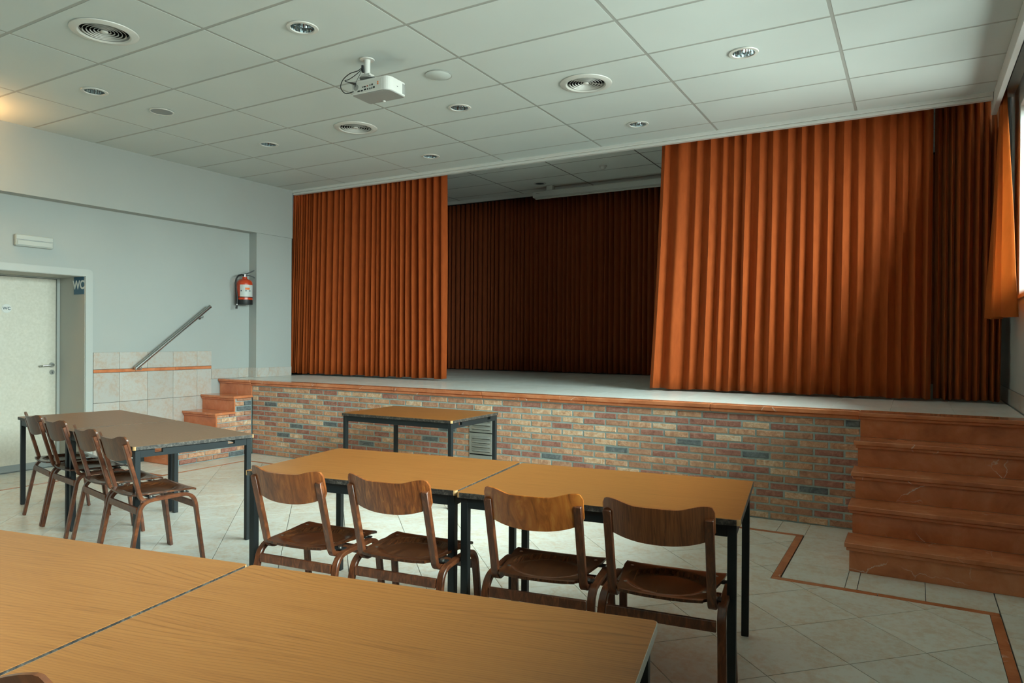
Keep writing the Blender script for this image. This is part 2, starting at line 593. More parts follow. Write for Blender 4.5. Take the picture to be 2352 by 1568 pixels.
# diagonal field inside the marble band
HD = 0.2935
gx0, gy0 = 0.060, 3.688
fieldA = (-6.615, -0.732, -1.2, 5.420)
fieldB = (-0.732 + 1e-4, 0.350, -1.2, 4.373)
fieldC = (-7.225, -6.615 - 1e-4, -1.2, 4.373)
cand = []
for i in range(-28, 4):
    for j in range(-18, 9):
        if (i + j) % 2 == 0: continue
        # tile centres sit half way between lattice crossings
        cx, cy = gx0 + HD * i, gy0 + 0.2975 * j
        h = HD - J * 1.5
        dm = [(cx - h, cy), (cx, cy - h * 1.013), (cx + h, cy), (cx, cy + h * 1.013)]
        polys = [clip_rect(dm, *fl) for fl in (fieldA, fieldB, fieldC)]
        polys = [p for p in polys if p and area(p) > 0.0006]
        if polys: cand.append((-cy, cx, polys))
cand.sort(key=lambda t: t[0])
vis = [c for c in cand if -c[0] > 0.35]
rest = [c for c in cand if -c[0] <= 0.35]
for c in vis: tile_obj(c[2])
mb = MB()
for c in rest:
    for q in c[2]: mb.prism(q, -0.0098, 0.0)
o = part('rear_floor_tiles', mb, M['tile'], floor, kind='stuff')
print('field tiles', len(vis))

# marble inlay band (pieces about 0.45 m long)
def band(x0, x1, y0, y1):
    L = max(x1 - x0, y1 - y0)
    n = max(1, round(L / 0.47))
    for k in range(n):
        if x1 - x0 > y1 - y0:
            a = x0 + (x1 - x0) * k / n; b = x0 + (x1 - x0) * (k + 1) / n
            q = [(a + J, y0), (b - J, y0), (b - J, y1), (a + J, y1)]
        else:
            a = y0 + (y1 - y0) * k / n; b = y0 + (y1 - y0) * (k + 1) / n
            q = [(x0, a + J), (x1, a + J), (x1, b - J), (x0, b - J)]
        tile_obj([q], 'marble_inlay', M['marble'], z1=0.0003)
g = 0.0025
band(-6.665 + g, -0.682 - g, 5.420 + g, 5.470 - g)
band(-0.732 + g, -0.682 - g, 4.423, 5.420)
band(-0.732 + g, 0.400 - g, 4.373 + g, 4.423 - g)
band(0.350 + g, 0.400 - g, -1.2, 4.373)
band(-6.665 + g, -6.615 - g, 4.423, 5.420)
band(-7.275 + g, -6.615 - g, 4.373 + g, 4.423 - g)
band(-7.275 + g, -7.225 - g, -1.2, 4.373)

# straight border tiles
def row(x0, x1, y0, y1):
    tile_obj([[(x0 + J, y0 + J), (x1 - J, y0 + J), (x1 - J, y1 - J), (x0 + J, y1 - J)]])
x = -0.6785
for (a, b) in ((-0.8775, -0.6785),): row(a, b, 5.4715, 5.81)
x = -0.8775
while x > -6.66:
    a = max(x - 0.336, -6.6665)
    row(a, x, 5.4715, 5.81)
    x = a
for (a, b) in ((4.4245, 4.762), (4.762, 5.098), (5.098, 5.434), (5.434, 5.81)): row(-0.6785, -0.3345, a, b)
for (a, b) in ((-0.3345, -0.272), (-0.272, 0.066), (0.066, 0.399)): row(a, b, 4.4245, 4.765)
y = 4.7645
while y > -1.0:
    row(0.4015, 0.699, y - 0.336, y); y -= 0.336
for (a, b) in ((4.4245, 4.762), (4.762, 5.098), (5.098, 5.434), (5.434, 5.81)): row(-6.985, -6.6665, a, b)
for (a, b) in ((-7.57, -7.322), (-7.322, -6.985)): row(a, b, 4.4245, 4.795)
y = 4.4225
while y > -1.0:
    row(-7.575, -7.2765, y - 0.336, y); y -= 0.336
row(-8.075, -7.577, 3.60, 4.149); row(-8.075, -7.577, 3.16, 3.60)

# --- left wall with the door recess
mb = MB()
mb.box(-8.3, XL, YB, 3.13, -0.01, 2.80)
mb.box(-8.3, XL, 4.151, 6.246, -0.01, 2.80)
mb.box(-8.3, XL, 3.13, 4.151, 2.05, 2.80)
mb.box(-8.3, -8.12, 3.13, 4.151, -0.01, 2.05)
wall_left = struct('wall_left', mb, M['wall'])
# pier and beam stand proud of it
mb = MB().box(-8.3, XB - 0.008, 6.2462, 6.838, 0, 2.779)
struct('wall_left_pier', mb, M['wall'])
mb = MB().box(-8.3, XB, YB, 6.845, 2.780, TOP)
struct('trim_1', mb, M['wall'])
# reveal lining
mb = MB()
mb.box(XL - 0.53, XL - 0.003, 4.146, 4.1508, 0, 2.05)
mb.box(XL - 0.53, XL - 0.003, 3.13, 4.1508, 2.045, 2.0499)
part('reveal_lining', mb, M['reveal'], wall_left)

# unseen back wall; its dark brown is added to cut light bounced forward
mb = MB()
mb.box(-8.3, 1.1, YB - 0.3, YB, -0.01, BZ0)
mb.box(-8.3, 1.1, YB - 0.3, YB, BZ1, TOP)
xs = [-8.3] + [v for w_ in B_WINS for v in w_] + [1.1]
for a, b in zip(xs[0::2], xs[1::2]): mb.box(a, b, YB - 0.3, YB, BZ0, BZ1)
struct('wall_back', mb, simple('low_bounce_brown', (0.13, 0.075, 0.04, 1), 0.5))
# right wall with windows
mb = MB()
mb.box(XR, XR + 0.12, YB, 10.3, WZ1, 3.9)
ys = [YB] + [v for w_ in sorted(R_WINS) for v in w_[:2]] + [10.3]
for a, b in zip(ys[0::2], ys[1::2]): mb.box(XR, XR + 0.12, a, b, -0.01, WZ1)
for a, b, z0_ in R_WINS: mb.box(XR, XR + 0.12, a, b, -0.01, z0_)
wall_right = struct('wall_right', mb, M['wall'])

def window(n, rect, axis):
    a, b = rect[:2]
    z0, z1 = (rect[2], WZ1) if axis == 'x' else (BZ0, BZ1)
    def bx(m, u0, u1, d0, d1, h0, h1):
        if axis == 'x': m.box(XR + d0, XR + d1, u0, u1, h0, h1)
        else: m.box(u0, u1, YB - d1, YB - d0, h0, h1)
    fr = MB()
    t = 0.06
    bx(fr, a, b, .065, .11, z0, z0 + t); bx(fr, a, b, .065, .11, z1 - t, z1)
    bx(fr, a, a + t, .065, .11, z0 + t, z1 - t); bx(fr, b - .010, b, .065, .11, z0 + t, z1 - t)
    m_ = (a + b) / 2
    bx(fr, m_ - .04, m_ + .04, .07, .105, z0 + t, z1 - t)
    root = struct('window_%d' % n, fr, M['white'])
    gl = MB()
    bx(gl, a + t, m_ - .04, .085, .090, z0 + t, z1 - t)
    part('pane', gl, M['glass'], root)
    gl = MB()
    bx(gl, m_ + .04, b - .010, .085, .090, z0 + t, z1 - t)
    part('pane', gl, M['glass'], root)
    rv = MB()
    bx(rv, a, a + .006, .001, .064, z0 + .004, z1 - .001); bx(rv, b - .006, b, .001, .064, z0 + .004, z1 - .001); bx(rv, a + .006, b - .006, .001, .064, z1 - .007, z1 - .001)
    part('reveal_lining', rv, M['revealwhite'], root)
    s = MB()
    bx(s, a - .02, b + .0, -.02, .064, z0 - .022, z0 + .003)
    part('window_sill', s, simple('sill_stone', (0.36, 0.24, 0.15, 1), 0.3), root)
for k, r in enumerate(R_WINS): window(k + 1, r, 'x')
for k, r in enumerate(B_WINS): window(k + 5, r, 'y')

# --- ceiling: slab, lay-in grid, individual panels
mb = MB().box(-8.3, 1.0, YB - 0.3, YE + 0.03, TOP, TOP + 0.1)
ceiling = struct('ceiling', mb, M['wall'])
GX, GY = -6.455, 1.768
xlines = [GX + 1.2 * k for k in range(0, 6)]
yl0 = GY - 0.6 * 12
ylines = [yl0 + 0.6 * k for k in range(0, 22)]
x_right = 0.547
FIX = {'down': [], 'vent': [], 'spk': []}
def cellc(i, j):
    return (GX + 1.2 * i + 0.6, GY + 0.6 * j + 0.3)
down = [(-3.468, 3.268), (-5.870, 3.280), (-5.865, 5.068), (-4.661, 6.268), (-3.459, 5.072), (-2.257, 6.270), (-1.052, 5.070),
        (-1.055, 3.268), (-1.055, 1.468), (-3.468, 1.468), (-5.86, 1.468)]
vent = [(-4.668, 2.672), (-4.662, 5.072), (-2.259, 5.075), (-2.259, 2.672)]
spk = [(-5.862, 3.868)]
holes = [(x, y, 0.083) for x, y in down] + [(x, y, 0.152) for x, y in vent] + [(x, y, 0.092) for x, y in spk]
xe = [XB] + xlines + [x_right]
ye = [YB] + [v for v in ylines if v > YB + 0.05 and v < YE - 0.02] + [YE]
TB = 0.0120
def panel(x0, x1, y0, y1, z, hs, mat, par, th=0.016):
    cx, cy = (x0 + x1) / 2, (y0 + y1) / 2
    mb = MB()
    hole = None
    for hx, hy, hr in hs:
        if x0 + hr < hx < x1 - hr and y0 + hr < hy < y1 - hr: hole = (hx, hy, hr)
    if not hole:
        mb.box(x0 - cx, x1 - cx, y0 - cy, y1 - cy, -0.001, th)
    else:
        hx, hy, hr = hole
        angs = sorted([2 * PI * k / 28 for k in range(28)] + [math.atan2(yy - hy, xx - hx) % (2 * PI) for xx in (x0, x1) for yy in (y0, y1)])
        vi, vo = [], []
        for a in angs:
            c, s = math.cos(a), math.sin(a)
            tx = ((x1 if c > 0 else x0) - hx) / c if abs(c) > 1e-9 else 1e9
            ty = ((y1 if s > 0 else y0) - hy) / s if abs(s) > 1e-9 else 1e9
            t = min(tx, ty)
            vi.append((hx + hr * c - cx, hy + hr * s - cy)); vo.append((hx + t * c - cx, hy + t * s - cy))
        n = len(angs)
        v = [(a, b, -0.001) for a, b in vi] + [(a, b, -0.001) for a, b in vo] + [(a, b, th) for a, b in vi] + [(a, b, th) for a, b in vo]
        fs = []
        for k in range(n):
            q = (k + 1) % n
            fs += [(k, q, n + q, n + k), (2 * n + k, 3 * n + k, 3 * n + q, 2 * n + q), (k, 2 * n + k, 2 * n + q, q), (n + k, n + q, 3 * n + q, 3 * n + k)]
        mb.add(v, fs)
    return part('ceiling_panel', mb, mat, par, loc=(cx, cy, z), fix=False)
for a, b in zip(xe[:-1], xe[1:]):
    for c, d in zip(ye[:-1], ye[1:]):
        panel(a + (TB if a > XB else 0), b - (TB if b < x_right else 0), c + (TB if c > YB else 0), d - (TB if d < YE else 0), CZ, holes, M['panel'], ceiling)
for xl in xlines:
    part('grid_bar', MB().box(-TB - .004, TB + .004, YB - YE, 0, 0.0002, 0.006), M['grid'], ceiling, loc=(xl, YE, CZ))
for yl in ye[1:-1]:
    part('grid_bar', MB().box(0, x_right - XB, -TB - .004, TB + .004, 0.0005, 0.0055), M['grid'], ceiling, loc=(XB, yl, CZ))
# strip of plaster ceiling between pelmet and right wall
part('ceiling_border', MB().box(0.584, XR, YB, YE + 0.2, CZ - 0.002, CZ + 0.02), M['panel'], ceiling)
# white edge moulding and header over the stage opening
mb = MB()
mb.box(XB + .001, 0.545, YE - 0.022, YE + 0.03, CZ - 0.030, CZ + 0.02)
mb.box(XB + .001, 0.545, YE - 0.008, YE + 0.045, CZ - 0.058, CZ - 0.031)
struct('trim_2', mb, M['white'], bevel=0.004)
mb = MB()
mb.box(XB, 0.545, YE + 0.031, YE + 0.09, CZ - 0.045, 3.9)
struct('wall_stage_header', mb, M['wall'])

# ------------------------------------------------------------------ stage shell
mb = MB()
mb.box(-8.3, -7.78, 6.84, YS + 0.2, 0, 3.9)
struct('wall_stage_left', mb, simple('stage_side_paint', (0.05, 0.075, 0.085, 1), 0.8))
mb = MB().box(-8.3, 1.0, YS, YS + 0.2, 0, 3.9)
struct('wall_stage_back', mb, simple('stage_back_paint', (0.03, 0.03, 0.03, 1), 0.9))
mb = MB().box(-8.3, 1.0, YE, YS + 0.2, 3.9, 4.0)
sceil = struct('ceiling_stage', mb, M['void'])
sx = [-7.78] + [-4.137 + 1.2 * k for k in range(-3, 4)] + [XR]
sx = sorted(x for x in sx if -7.79 < x < 0.71)
sy = [YE + 0.09] + [8.205 + 0.6 * k for k in range(-2, 3)] + [9.62]
sy = sorted(set(round(v, 4) for v in sy))
sy = [v for v in sy if not (v > 9.41 and v < 9.6)]
sholes = [(-4.777, 9.10, 0.075), (-4.797, 7.968, 0.06)]
for a, b in zip(sx[:-1], sx[1:]):
    for c, d in zip(sy[:-1], sy[1:]):
        if d - c < 0.04 or b - a < 0.04: continue
        panel(a + 0.009, b - 0.009, c + 0.009, d - 0.009, SCZ, sholes, M['panel_stage'], sceil)
for xl in sx[1:-1]:
    part('grid_bar', MB().box(-.012, .012, 0, 9.62 - YE - .09, 0.0002, 0.006), M['grid_dark'], sceil, loc=(xl, YE + .09, SCZ))
for yl in sy[1:-1]:
    part('grid_bar', MB().box(0, XR + 7.78, -.012, .012, 0.0005, 0.0055), M['grid_dark'], sceil, loc=(-7.78, yl, SCZ))
mb = MB().box(-7.78, XR, 9.621, 9.66, SCZ - 0.05, SCZ + 0.03)
struct('trim_3', mb, M['white'])

# ------------------------------------------------------------------ stage platform
stage = thing('stage_platform', 'brick-faced raised stage with red marble edge and pale tiled top', 'stage', (-3.7, 5.82, 0))
SO = Vector((-3.7, 5.82, 0))
def sp(name, mb, mat, label=None, bevel=0, kind=None, parent=None):
    """part of the stage, given in room coordinates"""
    mb.v = [(a - SO.x, b - SO.y, c - SO.z) for a, b, c in mb.v]
    return part(name, mb, mat, parent or stage, label=label, bevel=bevel, kind=kind)
mb = MB()
mb.box(-6.992, -0.336, 5.8155, 5.90, -0.0098, SZ - 0.062)
mb.box(-7.58, XR - .002, 5.90, 6.244, 0.0, SZ - 0.010)
mb.box(-7.438, XR - .002, 6.244, 6.842, 0.0, SZ - 0.010)
mb.box(-7.775, XR - .002, 6.842, YS - .003, 0.0, SZ - 0.010)
sp('stage_core', mb, M['mortar'])

BP, BL = 0.0587, 0.2145
VX0, VX1, VZ0, VZ1 = -3.818, -3.556, 0.055, 0.662
bricks = []
BRM = {}
def brick_mesh(L, H, D, axis, mi):
    """block whose front face is inset at the arrises and slightly uneven; origin at centre of the back face"""
    key = (round(L, 4), round(H, 4), axis, mi, random.randint(0, 2))
    if key in BRM: return BRM[key]
    mb = MB()
    b = 0.006
    l, h = L / 2, H / 2
    j = lambda s: random.uniform(-s, s)
    rim = []
    n = 4
    base = [(-l, -h), (l, -h), (l, h), (-l, h)]
    v = [(x, 0, z) for x, z in base]
    v += [(x, -D * 0.62 + j(.001), z) for x, z in base]
    inn = [(-l + b, -h + b), (0, -h + b + j(.0015)), (l - b, -h + b), (l - b, h - b), (0, h - b + j(.0015)), (-l + b, h - b)]
    v += [(x + j(.002), -D + j(.0012), z + j(.0012)) for x, z in inn]
    fs = [(0, 1, 5, 4), (1, 2, 6, 5), (2, 3, 7, 6), (3, 0, 4, 7)]
    fs += [(4, 5, 10, 9, 8), (5, 6, 11, 10), (6, 7, 13, 12, 11), (7, 4, 8, 13), (8, 9, 12, 13), (9, 10, 11, 12)]
    if axis == 'x': v = [(-y, x, z) for x, y, z in v]     # front faces +x
    mb.add(v, fs)
    me = mb.mesh('brick', [BR[mi]])
    BRM[key] = me
    return me
rows_n = int((SZ - 0.062) / BP) + 1
for r in range(rows_n):
    z0 = 0.006 + r * BP
    z1 = min(z0 + 0.0492, SZ - 0.063)
    if z1 - z0 < 0.015: continue
    x = -0.345 - (0 if r % 2 == 0 else BL / 2)
    segs = []
    if r % 2: segs.append((-0.345 - BL / 2 + 0.0105, -0.345))
    while x > -6.98:
        a = max(x - BL + 0.0105, -6.985)
        segs.append((a, x)); x -= BL
    for a, b in segs:
        if b - a < 0.02: continue
        pieces = [(a, b)]
        if z1 > VZ0 and z0 < VZ1:
            pieces = []
            if a < VX0 - 0.008: pieces.append((a, min(b, VX0 - 0.008)))
            if b > VX1 + 0.008: pieces.append((max(a, VX1 + 0.008), b))
        for c, d in pieces:
            if d - c > 0.018: bricks.append(((c + d) / 2, (z0 + z1) / 2, d - c, z1 - z0))
# nearest bricks show largest: those are parts of their own, the rest one joined part
bricks.sort(key=lambda t: math.hypot(t[0], 5.8))
stuff = MB()
charc = []
for k, (bx_, bz, L, H) in enumerate(bricks):
    mi = brick_kind()
    if mi == 4 and any(abs(bx_ - p) < 0.5 and abs(bz - q) < 0.09 for p, q in charc): mi = 1
    if mi == 4: charc.append((bx_, bz))
    D = random.uniform(0.0225, 0.027)
    if k < 300:
        o = link('brick', brick_mesh(L, H, 0.0245, 'y', mi), stage, (bx_ - SO.x, 5.8340 - SO.y + random.uniform(-.0012, .0012), bz))
        o.rotation_euler = (0, 0, random.uniform(-.004, .004))
    else:
        b = 0.006
        l, h = L / 2, H / 2
        jj = lambda s: random.uniform(-s, s)
        base = [(-l, -h), (l, -h), (l, h), (-l, h)]
        v = [(bx_ + p, 5.819, bz + q) for p, q in base] + [(bx_ + p * (1 - b / l) + jj(.001), 5.8095 + jj(.001), bz + q * (1 - b / h) + jj(.001)) for p, q in base]
        stuff.add(v, [(0, 1, 5, 4), (1, 2, 6, 5), (2, 3, 7, 6), (3, 0, 4, 7), (4, 5, 6, 7)], mi)
sp('far_bricks', stuff, BR, label='bricks of the left end of the stage front', kind='stuff')
print('bricks', len(bricks))

# coping in marble lengths
x = -6.988
while x < -0.35:
    b = min(x + 1.108, -0.3475)
    mb = MB()
    mb.box(x + .0008, b - .0008, 5.778, 5.905, SZ - 0.034, SZ)
    sl = sp('coping_slab', mb, M['marble'], bevel=0.004)
    mb = MB()
    mb.box(x + .0008, b - .0008, 5.790, 5.86, SZ - 0.062, SZ - 0.0345)
    sp('coping_moulding', mb, M['marble'], bevel=0.005)
    x = b
# stage tiles
TP = 0.4137
tx0 = 0.262 - TP * 20
yy = [5.906 + 0.4137 * k for k in range(0, 11)]
for r in range(10):
    for c in range(0, 22):
        a, b = tx0 + TP * c, tx0 + TP * (c + 1)
        a, b = max(a, -7.565), min(b, XR - .003)
        if r * TP + 5.9 > 6.8: a = max(a, -7.76)
        elif r > 0: a = max(a, -7.434)
        y0 = yy[r] if r else 5.9055
        # beside the stairs the tiles run up to the top step
        if b - a < 0.03: continue
        mb = MB()
        mb.box(a + .0012, b - .0012, y0 + .0012, yy[r + 1] - .0012, SZ - 0.0098, SZ - 0.0005)
        cx, cy = (a + b) / 2, (y0 + yy[r + 1]) / 2
        mb.v = [(p - cx, q - cy, s) for p, q, s in mb.v]
        part('stage_tile', mb, M['stile'], stage, loc=(cx - SO.x, cy - SO.y, 0))

# galvanised louvre vent set in the brick front
vent_g = thing('louvre_vent', 'galvanised metal louvre vent set into the brick stage front behind the small table', 'vent', ((VX0 + VX1) / 2, 5.81, VZ0))
def vp(name, mb, mat, **k):
    cx = (VX0 + VX1) / 2
    mb.v = [(a - cx, b - 5.81, c - VZ0) for a, b, c in mb.v]
    return part(name, mb, mat, vent_g, **k)
vp('backing', MB().box(VX0, VX1, 5.8125, 5.8185, VZ0, VZ1), M['void'])
for (z0, z1, nl) in ((0.055, 0.270, 0), (0.282, 0.486, 4), (0.494, 0.662, 3)):
    mb = MB().box(VX0, VX1, 5.800, 5.812, z0, z1)
    pl = vp('louvre_plate', mb, M['galv'], bevel=0.002)
    for k in range(nl):
        zc = z0 + 0.034 + k * 0.0415 if nl == 4 else z0 + 0.036 + k * 0.0415
        # half-round pressed hood closed at both ends
        mb = MB()
        xa, xb = VX0 + 0.026, VX1 - 0.014
        ns = 10
        v, fs = [], []
        prof = [(0.0, 0.015), (0.010, 0.0105), (0.0155, 0.003), (0.0150, -0.004), (0.003, -0.008)]
        for i in range(ns + 1):
            u = i / ns
            x = xa + (xb - xa) * u
            e = min(1.0, math.sin(PI * min(u, 1 - u) / 0.16 / 2) if min(u, 1 - u) < 0.16 else 1.0)
            for (dy, dz) in prof: v.append((x, 5.7995 - dy * e, zc + dz))
        for i in range(ns):
            for k2 in range(4):
                a0 = i * 5 + k2
                fs.append((a0, a0 + 5, a0 + 6, a0 + 1))
        mb.add(v, fs, 0, True)
        vp('louvre', mb, M['galv'], fix=False)
        o = vp('louvre_slot', MB().box(xa + .01, xb - .01, 5.7990, 5.7999, zc - 0.0125, zc - 0.0075), M['void'])
        o.name = 'slot'

# ------------------------------------------------------------------ marble stairs
H = SZ / 5
def stairs(name, label, x0, x1, r1, pitch, over, side):
    """side +1: tread ends overhang at x1 (left flight), -1: at x0"""
    t = thing(name, label, 'stairs', ((x0 + x1) / 2, r1, 0))
    o = Vector(((x0 + x1) / 2, r1, 0))
    def P(nm, mb, mat, **k):
        mb.v = [(a - o.x, b - o.y, c) for a, b, c in mb.v]
        return part(nm, mb, mat, t, **k)
    core = MB()
    for k in range(1, 6):
        yk = r1 + pitch * (k - 1)
        yn = r1 + pitch * k
        z0, z1 = H * (k - 1), H * k
        ins = 0.024
        core.box(x0 + (0.012 if side < 0 else 0), x1 - (0.014 if side > 0 else 0), yk + .018, (5.817 if k < 5 else 5.899) if side < 0 or k < 5 else 5.899, -0.0098 if k == 1 else z0 - 0.0285, z1 - 0.0285)
        P('riser', MB().box(x0, x1, yk, yk + 0.0175, z0 + (0.0005 if k > 1 else 0), z1 - 0.0285), M['marble'])
        xa, xb = (x0 - over, x1) if side < 0 else (x0, x1 + over)
        ye_ = yn + 0.001 if k < 5 else 5.905
        if k == 5 and side > 0: xb = -6.989
        if k == 5 and side < 0: xa = -0.3465
        s = P('tread_slab', MB().box(xa, xb, yk - 0.028, ye_, z1 - 0.028, z1 + (0 if k < 5 else 0)), M['marble'], bevel=0.003)
        xa2, xb2 = (x0 - over * .65, x1) if side < 0 else (x0, x1 + over * .65)
        if k == 5 and side > 0: xb2 = -6.992
        if k == 5 and side < 0: xa2 = -0.343
        P('tread_moulding', MB().box(xa2, xb2, yk - 0.017, yk - 0.0003, z1 - 0.050, z1 - 0.0285), M['marble'], bevel=0.004)
    P('stair_core', core, M['mortar'])
    return t, P
sR, PR = stairs('marble_stairs', 'red marble stairs of five steps at the right end of the stage', -0.335, XR - 0.002, 4.765, 0.2375, 0.027, -1)
mb = MB()
for k in range(1, 6):
    mb.box(-0.337, -0.324, 4.765 + 0.2375 * (k - 1) + .018, 5.808, H * (k - 1), H * k - 0.0515)
PR('side_cheek', mb, M['marble'])
sL, PL = stairs('marble_stairs', 'red marble stairs with brick side at the left end of the stage', -7.574, -6.992, 4.80, 0.25, 0.028, 1)
# brick cheek of the left flight
nb = 0
for r in range(rows_n):
    z0 = 0.006 + r * BP
    z1 = z0 + 0.0492
    kmin = math.ceil((z0 + 0.020 + 0.030) / H)
    if kmin > 5: continue
    lim = kmin * H - 0.0295
    if kmin == 5: lim = SZ - 0.0515
    zones = []
    if z1 <= lim: zones.append((4.80 + 0.25 * (kmin - 1) + .019, 5.800, z1))
    else:
        if kmin < 5:
            zones.append((4.80 + 0.25 * (kmin - 1) + .019, 4.80 + 0.25 * kmin + .012, lim))
            zones.append((4.80 + 0.25 * kmin + .019, 5.800, z1))
        else: zones.append((4.80 + 0.25 * (kmin - 1) + .019, 5.800, lim))
    segs = []
    y = 5.800
    if r % 2 == 0:
        segs.append((5.800 - BL / 2 + 0.0105, 5.800)); y = 5.800 - BL / 2
    while y > 4.80:
        segs.append((y - BL + 0.0105, y)); y -= BL
    for ya, yb2, zt_ in zones:
        for a, b in segs:
            a, b = max(a, ya), min(b, yb2)
            if b - a < 0.022 or zt_ - z0 < 0.018: continue
            me = brick_mesh(round(b - a, 3), round(zt_ - z0, 3), 0.0165, 'x', brick_kind())
            link('brick', me, sL, (-7.008 - (-7.574 - 6.992) / 2, (a + b) / 2 - 4.80, (z0 + zt_) / 2))
            nb += 1
print('side bricks', nb)

# ------------------------------------------------------------------ wall tiles and skirting at the left
def wtile(y0, y1, z0, z1, mat=None, name='wall_tile', x=XL, parent=None):
    mb = MB().box(0, 0.008, -(y1 - y0) / 2 + .0012, (y1 - y0) / 2 - .0012, -(z1 - z0) / 2 + .0012, (z1 - z0) / 2 - .0012)
    return part(name, mb, mat or M['wtile'], parent or wall_left, loc=(x, (y0 + y1) / 2, (z0 + z1) / 2), bevel=0.0012)
part('tile_bed', MB().box(XL - .001, XL + .0025, 4.233, 5.678, 0, 1.243), M['grout'], wall_left)
cols = [4.233, 4.517, 4.840, 5.159, 5.477, 5.678]
for a, b in zip(cols[:-1], cols[1:]):
    wtile(a, b, 1.060, 1.244)
    wtile(a, b, 0.699, 1.022)
    for z0, z1 in ((0.375, 0.698), (0.051, 0.374)):
        if b <= 5.2 or z0 > 0.3: wtile(a, b, z0, z1)
for a, b in ((4.233, 4.70), (4.70, 5.19), (5.19, 5.678)):
    wtile(a, b, 1.0235, 1.0585, M['marble'], 'marble_border')
bl = MB().box(XL - .001, XL + .002, 5.679, 6.246, SZ - .001, 1.0175)
base = struct('baseboard_left', bl, M['grout'])
for a, b in ((5.680, 6.078), (6.078, 6.238)): wtile(a, b, SZ, 1.019, name='skirting_tile', parent=base)
XP = XB - 0.008
for a, b in ((6.247, 6.262), (6.262, 6.452), (6.452, 6.838)): wtile(a, b, SZ, 1.018, name='skirting_tile', x=XP, parent=base)
mb = MB().box(XL + .009, XP + .007, 6.2375, 6.2455, SZ, 1.018)
part('skirting_tile', mb, M['wtile'], base)
rb = struct('baseboard_right', MB().box(XR - .0025, XR - .0003, 5.92, 9.9, SZ, 1.020), M['grout'])
for k in range(9):
    y0 = 5.92 + 0.4137 * k
    part('skirting_tile', MB().box(-.008, 0, .0012, .4125, 0.0, .126), M['wtile'], rb, loc=(XR - .0026, y0, SZ), bevel=.001)

# ------------------------------------------------------------------ WC door
dr = struct('door_1', MB().box(-8.118, -8.078, 3.170, 4.112, 0.008, 2.030), M['door'], bevel=0.002)
XD = -8.078
part('kick_plate', MB().box(XD, XD + .003, 3.175, 4.108, 0.010, 0.080), M['grey'], dr)
mb = MB()
mb.box(-8.118, -8.062, 4.116, 4.1455, 0.0, 2.0445)
mb.box(-8.118, -8.062, 3.135, 3.1665, 0.0, 2.0445)
mb.box(-8.118, -8.062, 3.1665, 4.116, 2.034, 2.0445)
part('door_frame', mb, M['frame'], dr, bevel=.002)
mb = MB()
mb.lathe([(0.0, 0.012), (0.025, 0.012), (0.027, 0.008), (0.027, 0.0)], (XD, 4.068, 1.105), 'x', 20)
mb.tube([(XD + .01, 4.068, 1.105), (XD + .045, 4.068, 1.105), (XD + .055, 4.058, 1.105), (XD + .055, 3.955, 1.098), (XD + .045, 3.945, 1.097), (XD + .028, 3.942, 1.097)], 0.0095, 10)
part('door_handle', mb, M['steel'], dr)
mb = MB().lathe([(0.0, 0.008), (0.024, 0.008), (0.026, 0.004), (0.026, 0.0)], (XD, 4.072, 1.027), 'x', 20)
lk = part('lock_rose', mb, M['steel'], dr)
part('keyhole', MB().box(XD + .0082, XD + .0088, 4.069, 4.075, 1.012, 1.034), M['void'], lk)
# architrave round the recess, with a rounded outer corner
def arch_poly(o, i, rad):
    pts = []
    return pts
ar = MB()
w_ = 0.073
yo, yi, zo, zi = 4.224, 4.151, 2.121, 2.050
yo2, yi2 = 3.057, 3.130
xa, xb = XL + .0003, XL + .009
outer = [(yo, 0.0)] + [(yo - .04 + .04 * math.cos(a), zo - .04 + .04 * math.sin(a)) for a in [PI / 2 * k / 6 for k in range(7)]]
outer += [(yo2 + .04 - .04 * math.cos(PI / 2 - a), zo - .04 + .04 * math.sin(PI / 2 - a)) for a in [PI / 2 * k / 6 for k in range(7)]] + [(yo2, 0.0)]
inner = [(yi, 0.0)] + [(yi, zi)] * 7 + [(yi2, zi)] * 7 + [(yi2, 0.0)]
n_ = len(outer)
v = [(xa, a, b) for a, b in outer] + [(xb, a, b) for a, b in outer] + [(xa, a, b) for a, b in inner] + [(xb, a, b) for a, b in inner]
fs = []
for k in range(n_ - 1):
    fs += [(k, k + 1, n_ + k + 1, n_ + k), (n_ + k, n_ + k + 1, 3 * n_ + k + 1, 3 * n_ + k), (2 * n_ + k, 3 * n_ + k, 3 * n_ + k + 1, 2 * n_ + k + 1)]
ar.add(v, fs)
me = ar.mesh('architrave', [M['frame']])
link('architrave', me, dr)

def text_mesh(name, txt, size, mat, extrude=0.0006, offset=0.0):
    c = bpy.data.curves.new(name, 'FONT')
    c.body = txt
    c.size = size
    c.extrude = extrude
    c.offset = offset
    c.align_x = 'CENTER'
    c.align_y = 'CENTER'
    t = bpy.data.objects.new(name, c)
    COL.objects.link(t)
    bpy.context.view_layer.update()
    dg = bpy.context.evaluated_depsgraph_get()
    me = bpy.data.meshes.new_from_object(t.evaluated_get(dg))
    bpy.data.objects.remove(t)
    me.materials.clear()
    me.materials.append(mat)
    return me
# blue sign on the reveal (faces -y)
sg = thing('wc_sign', 'small blue sign reading WC in white, at the top of the door recess', 'sign', (-7.694, 4.1455, 1.953))
part('sign_plate', MB().box(-.094, .094, -.003, 0, -.092, .092), M['blue'], sg)
me = text_mesh('letters', 'WC', 0.125, M['signwhite'], offset=0.004)
o = link('letters', me, sg)
o.rotation_euler = (PI / 2, 0, 0)
o.location = (0, -.0036, 0.004)
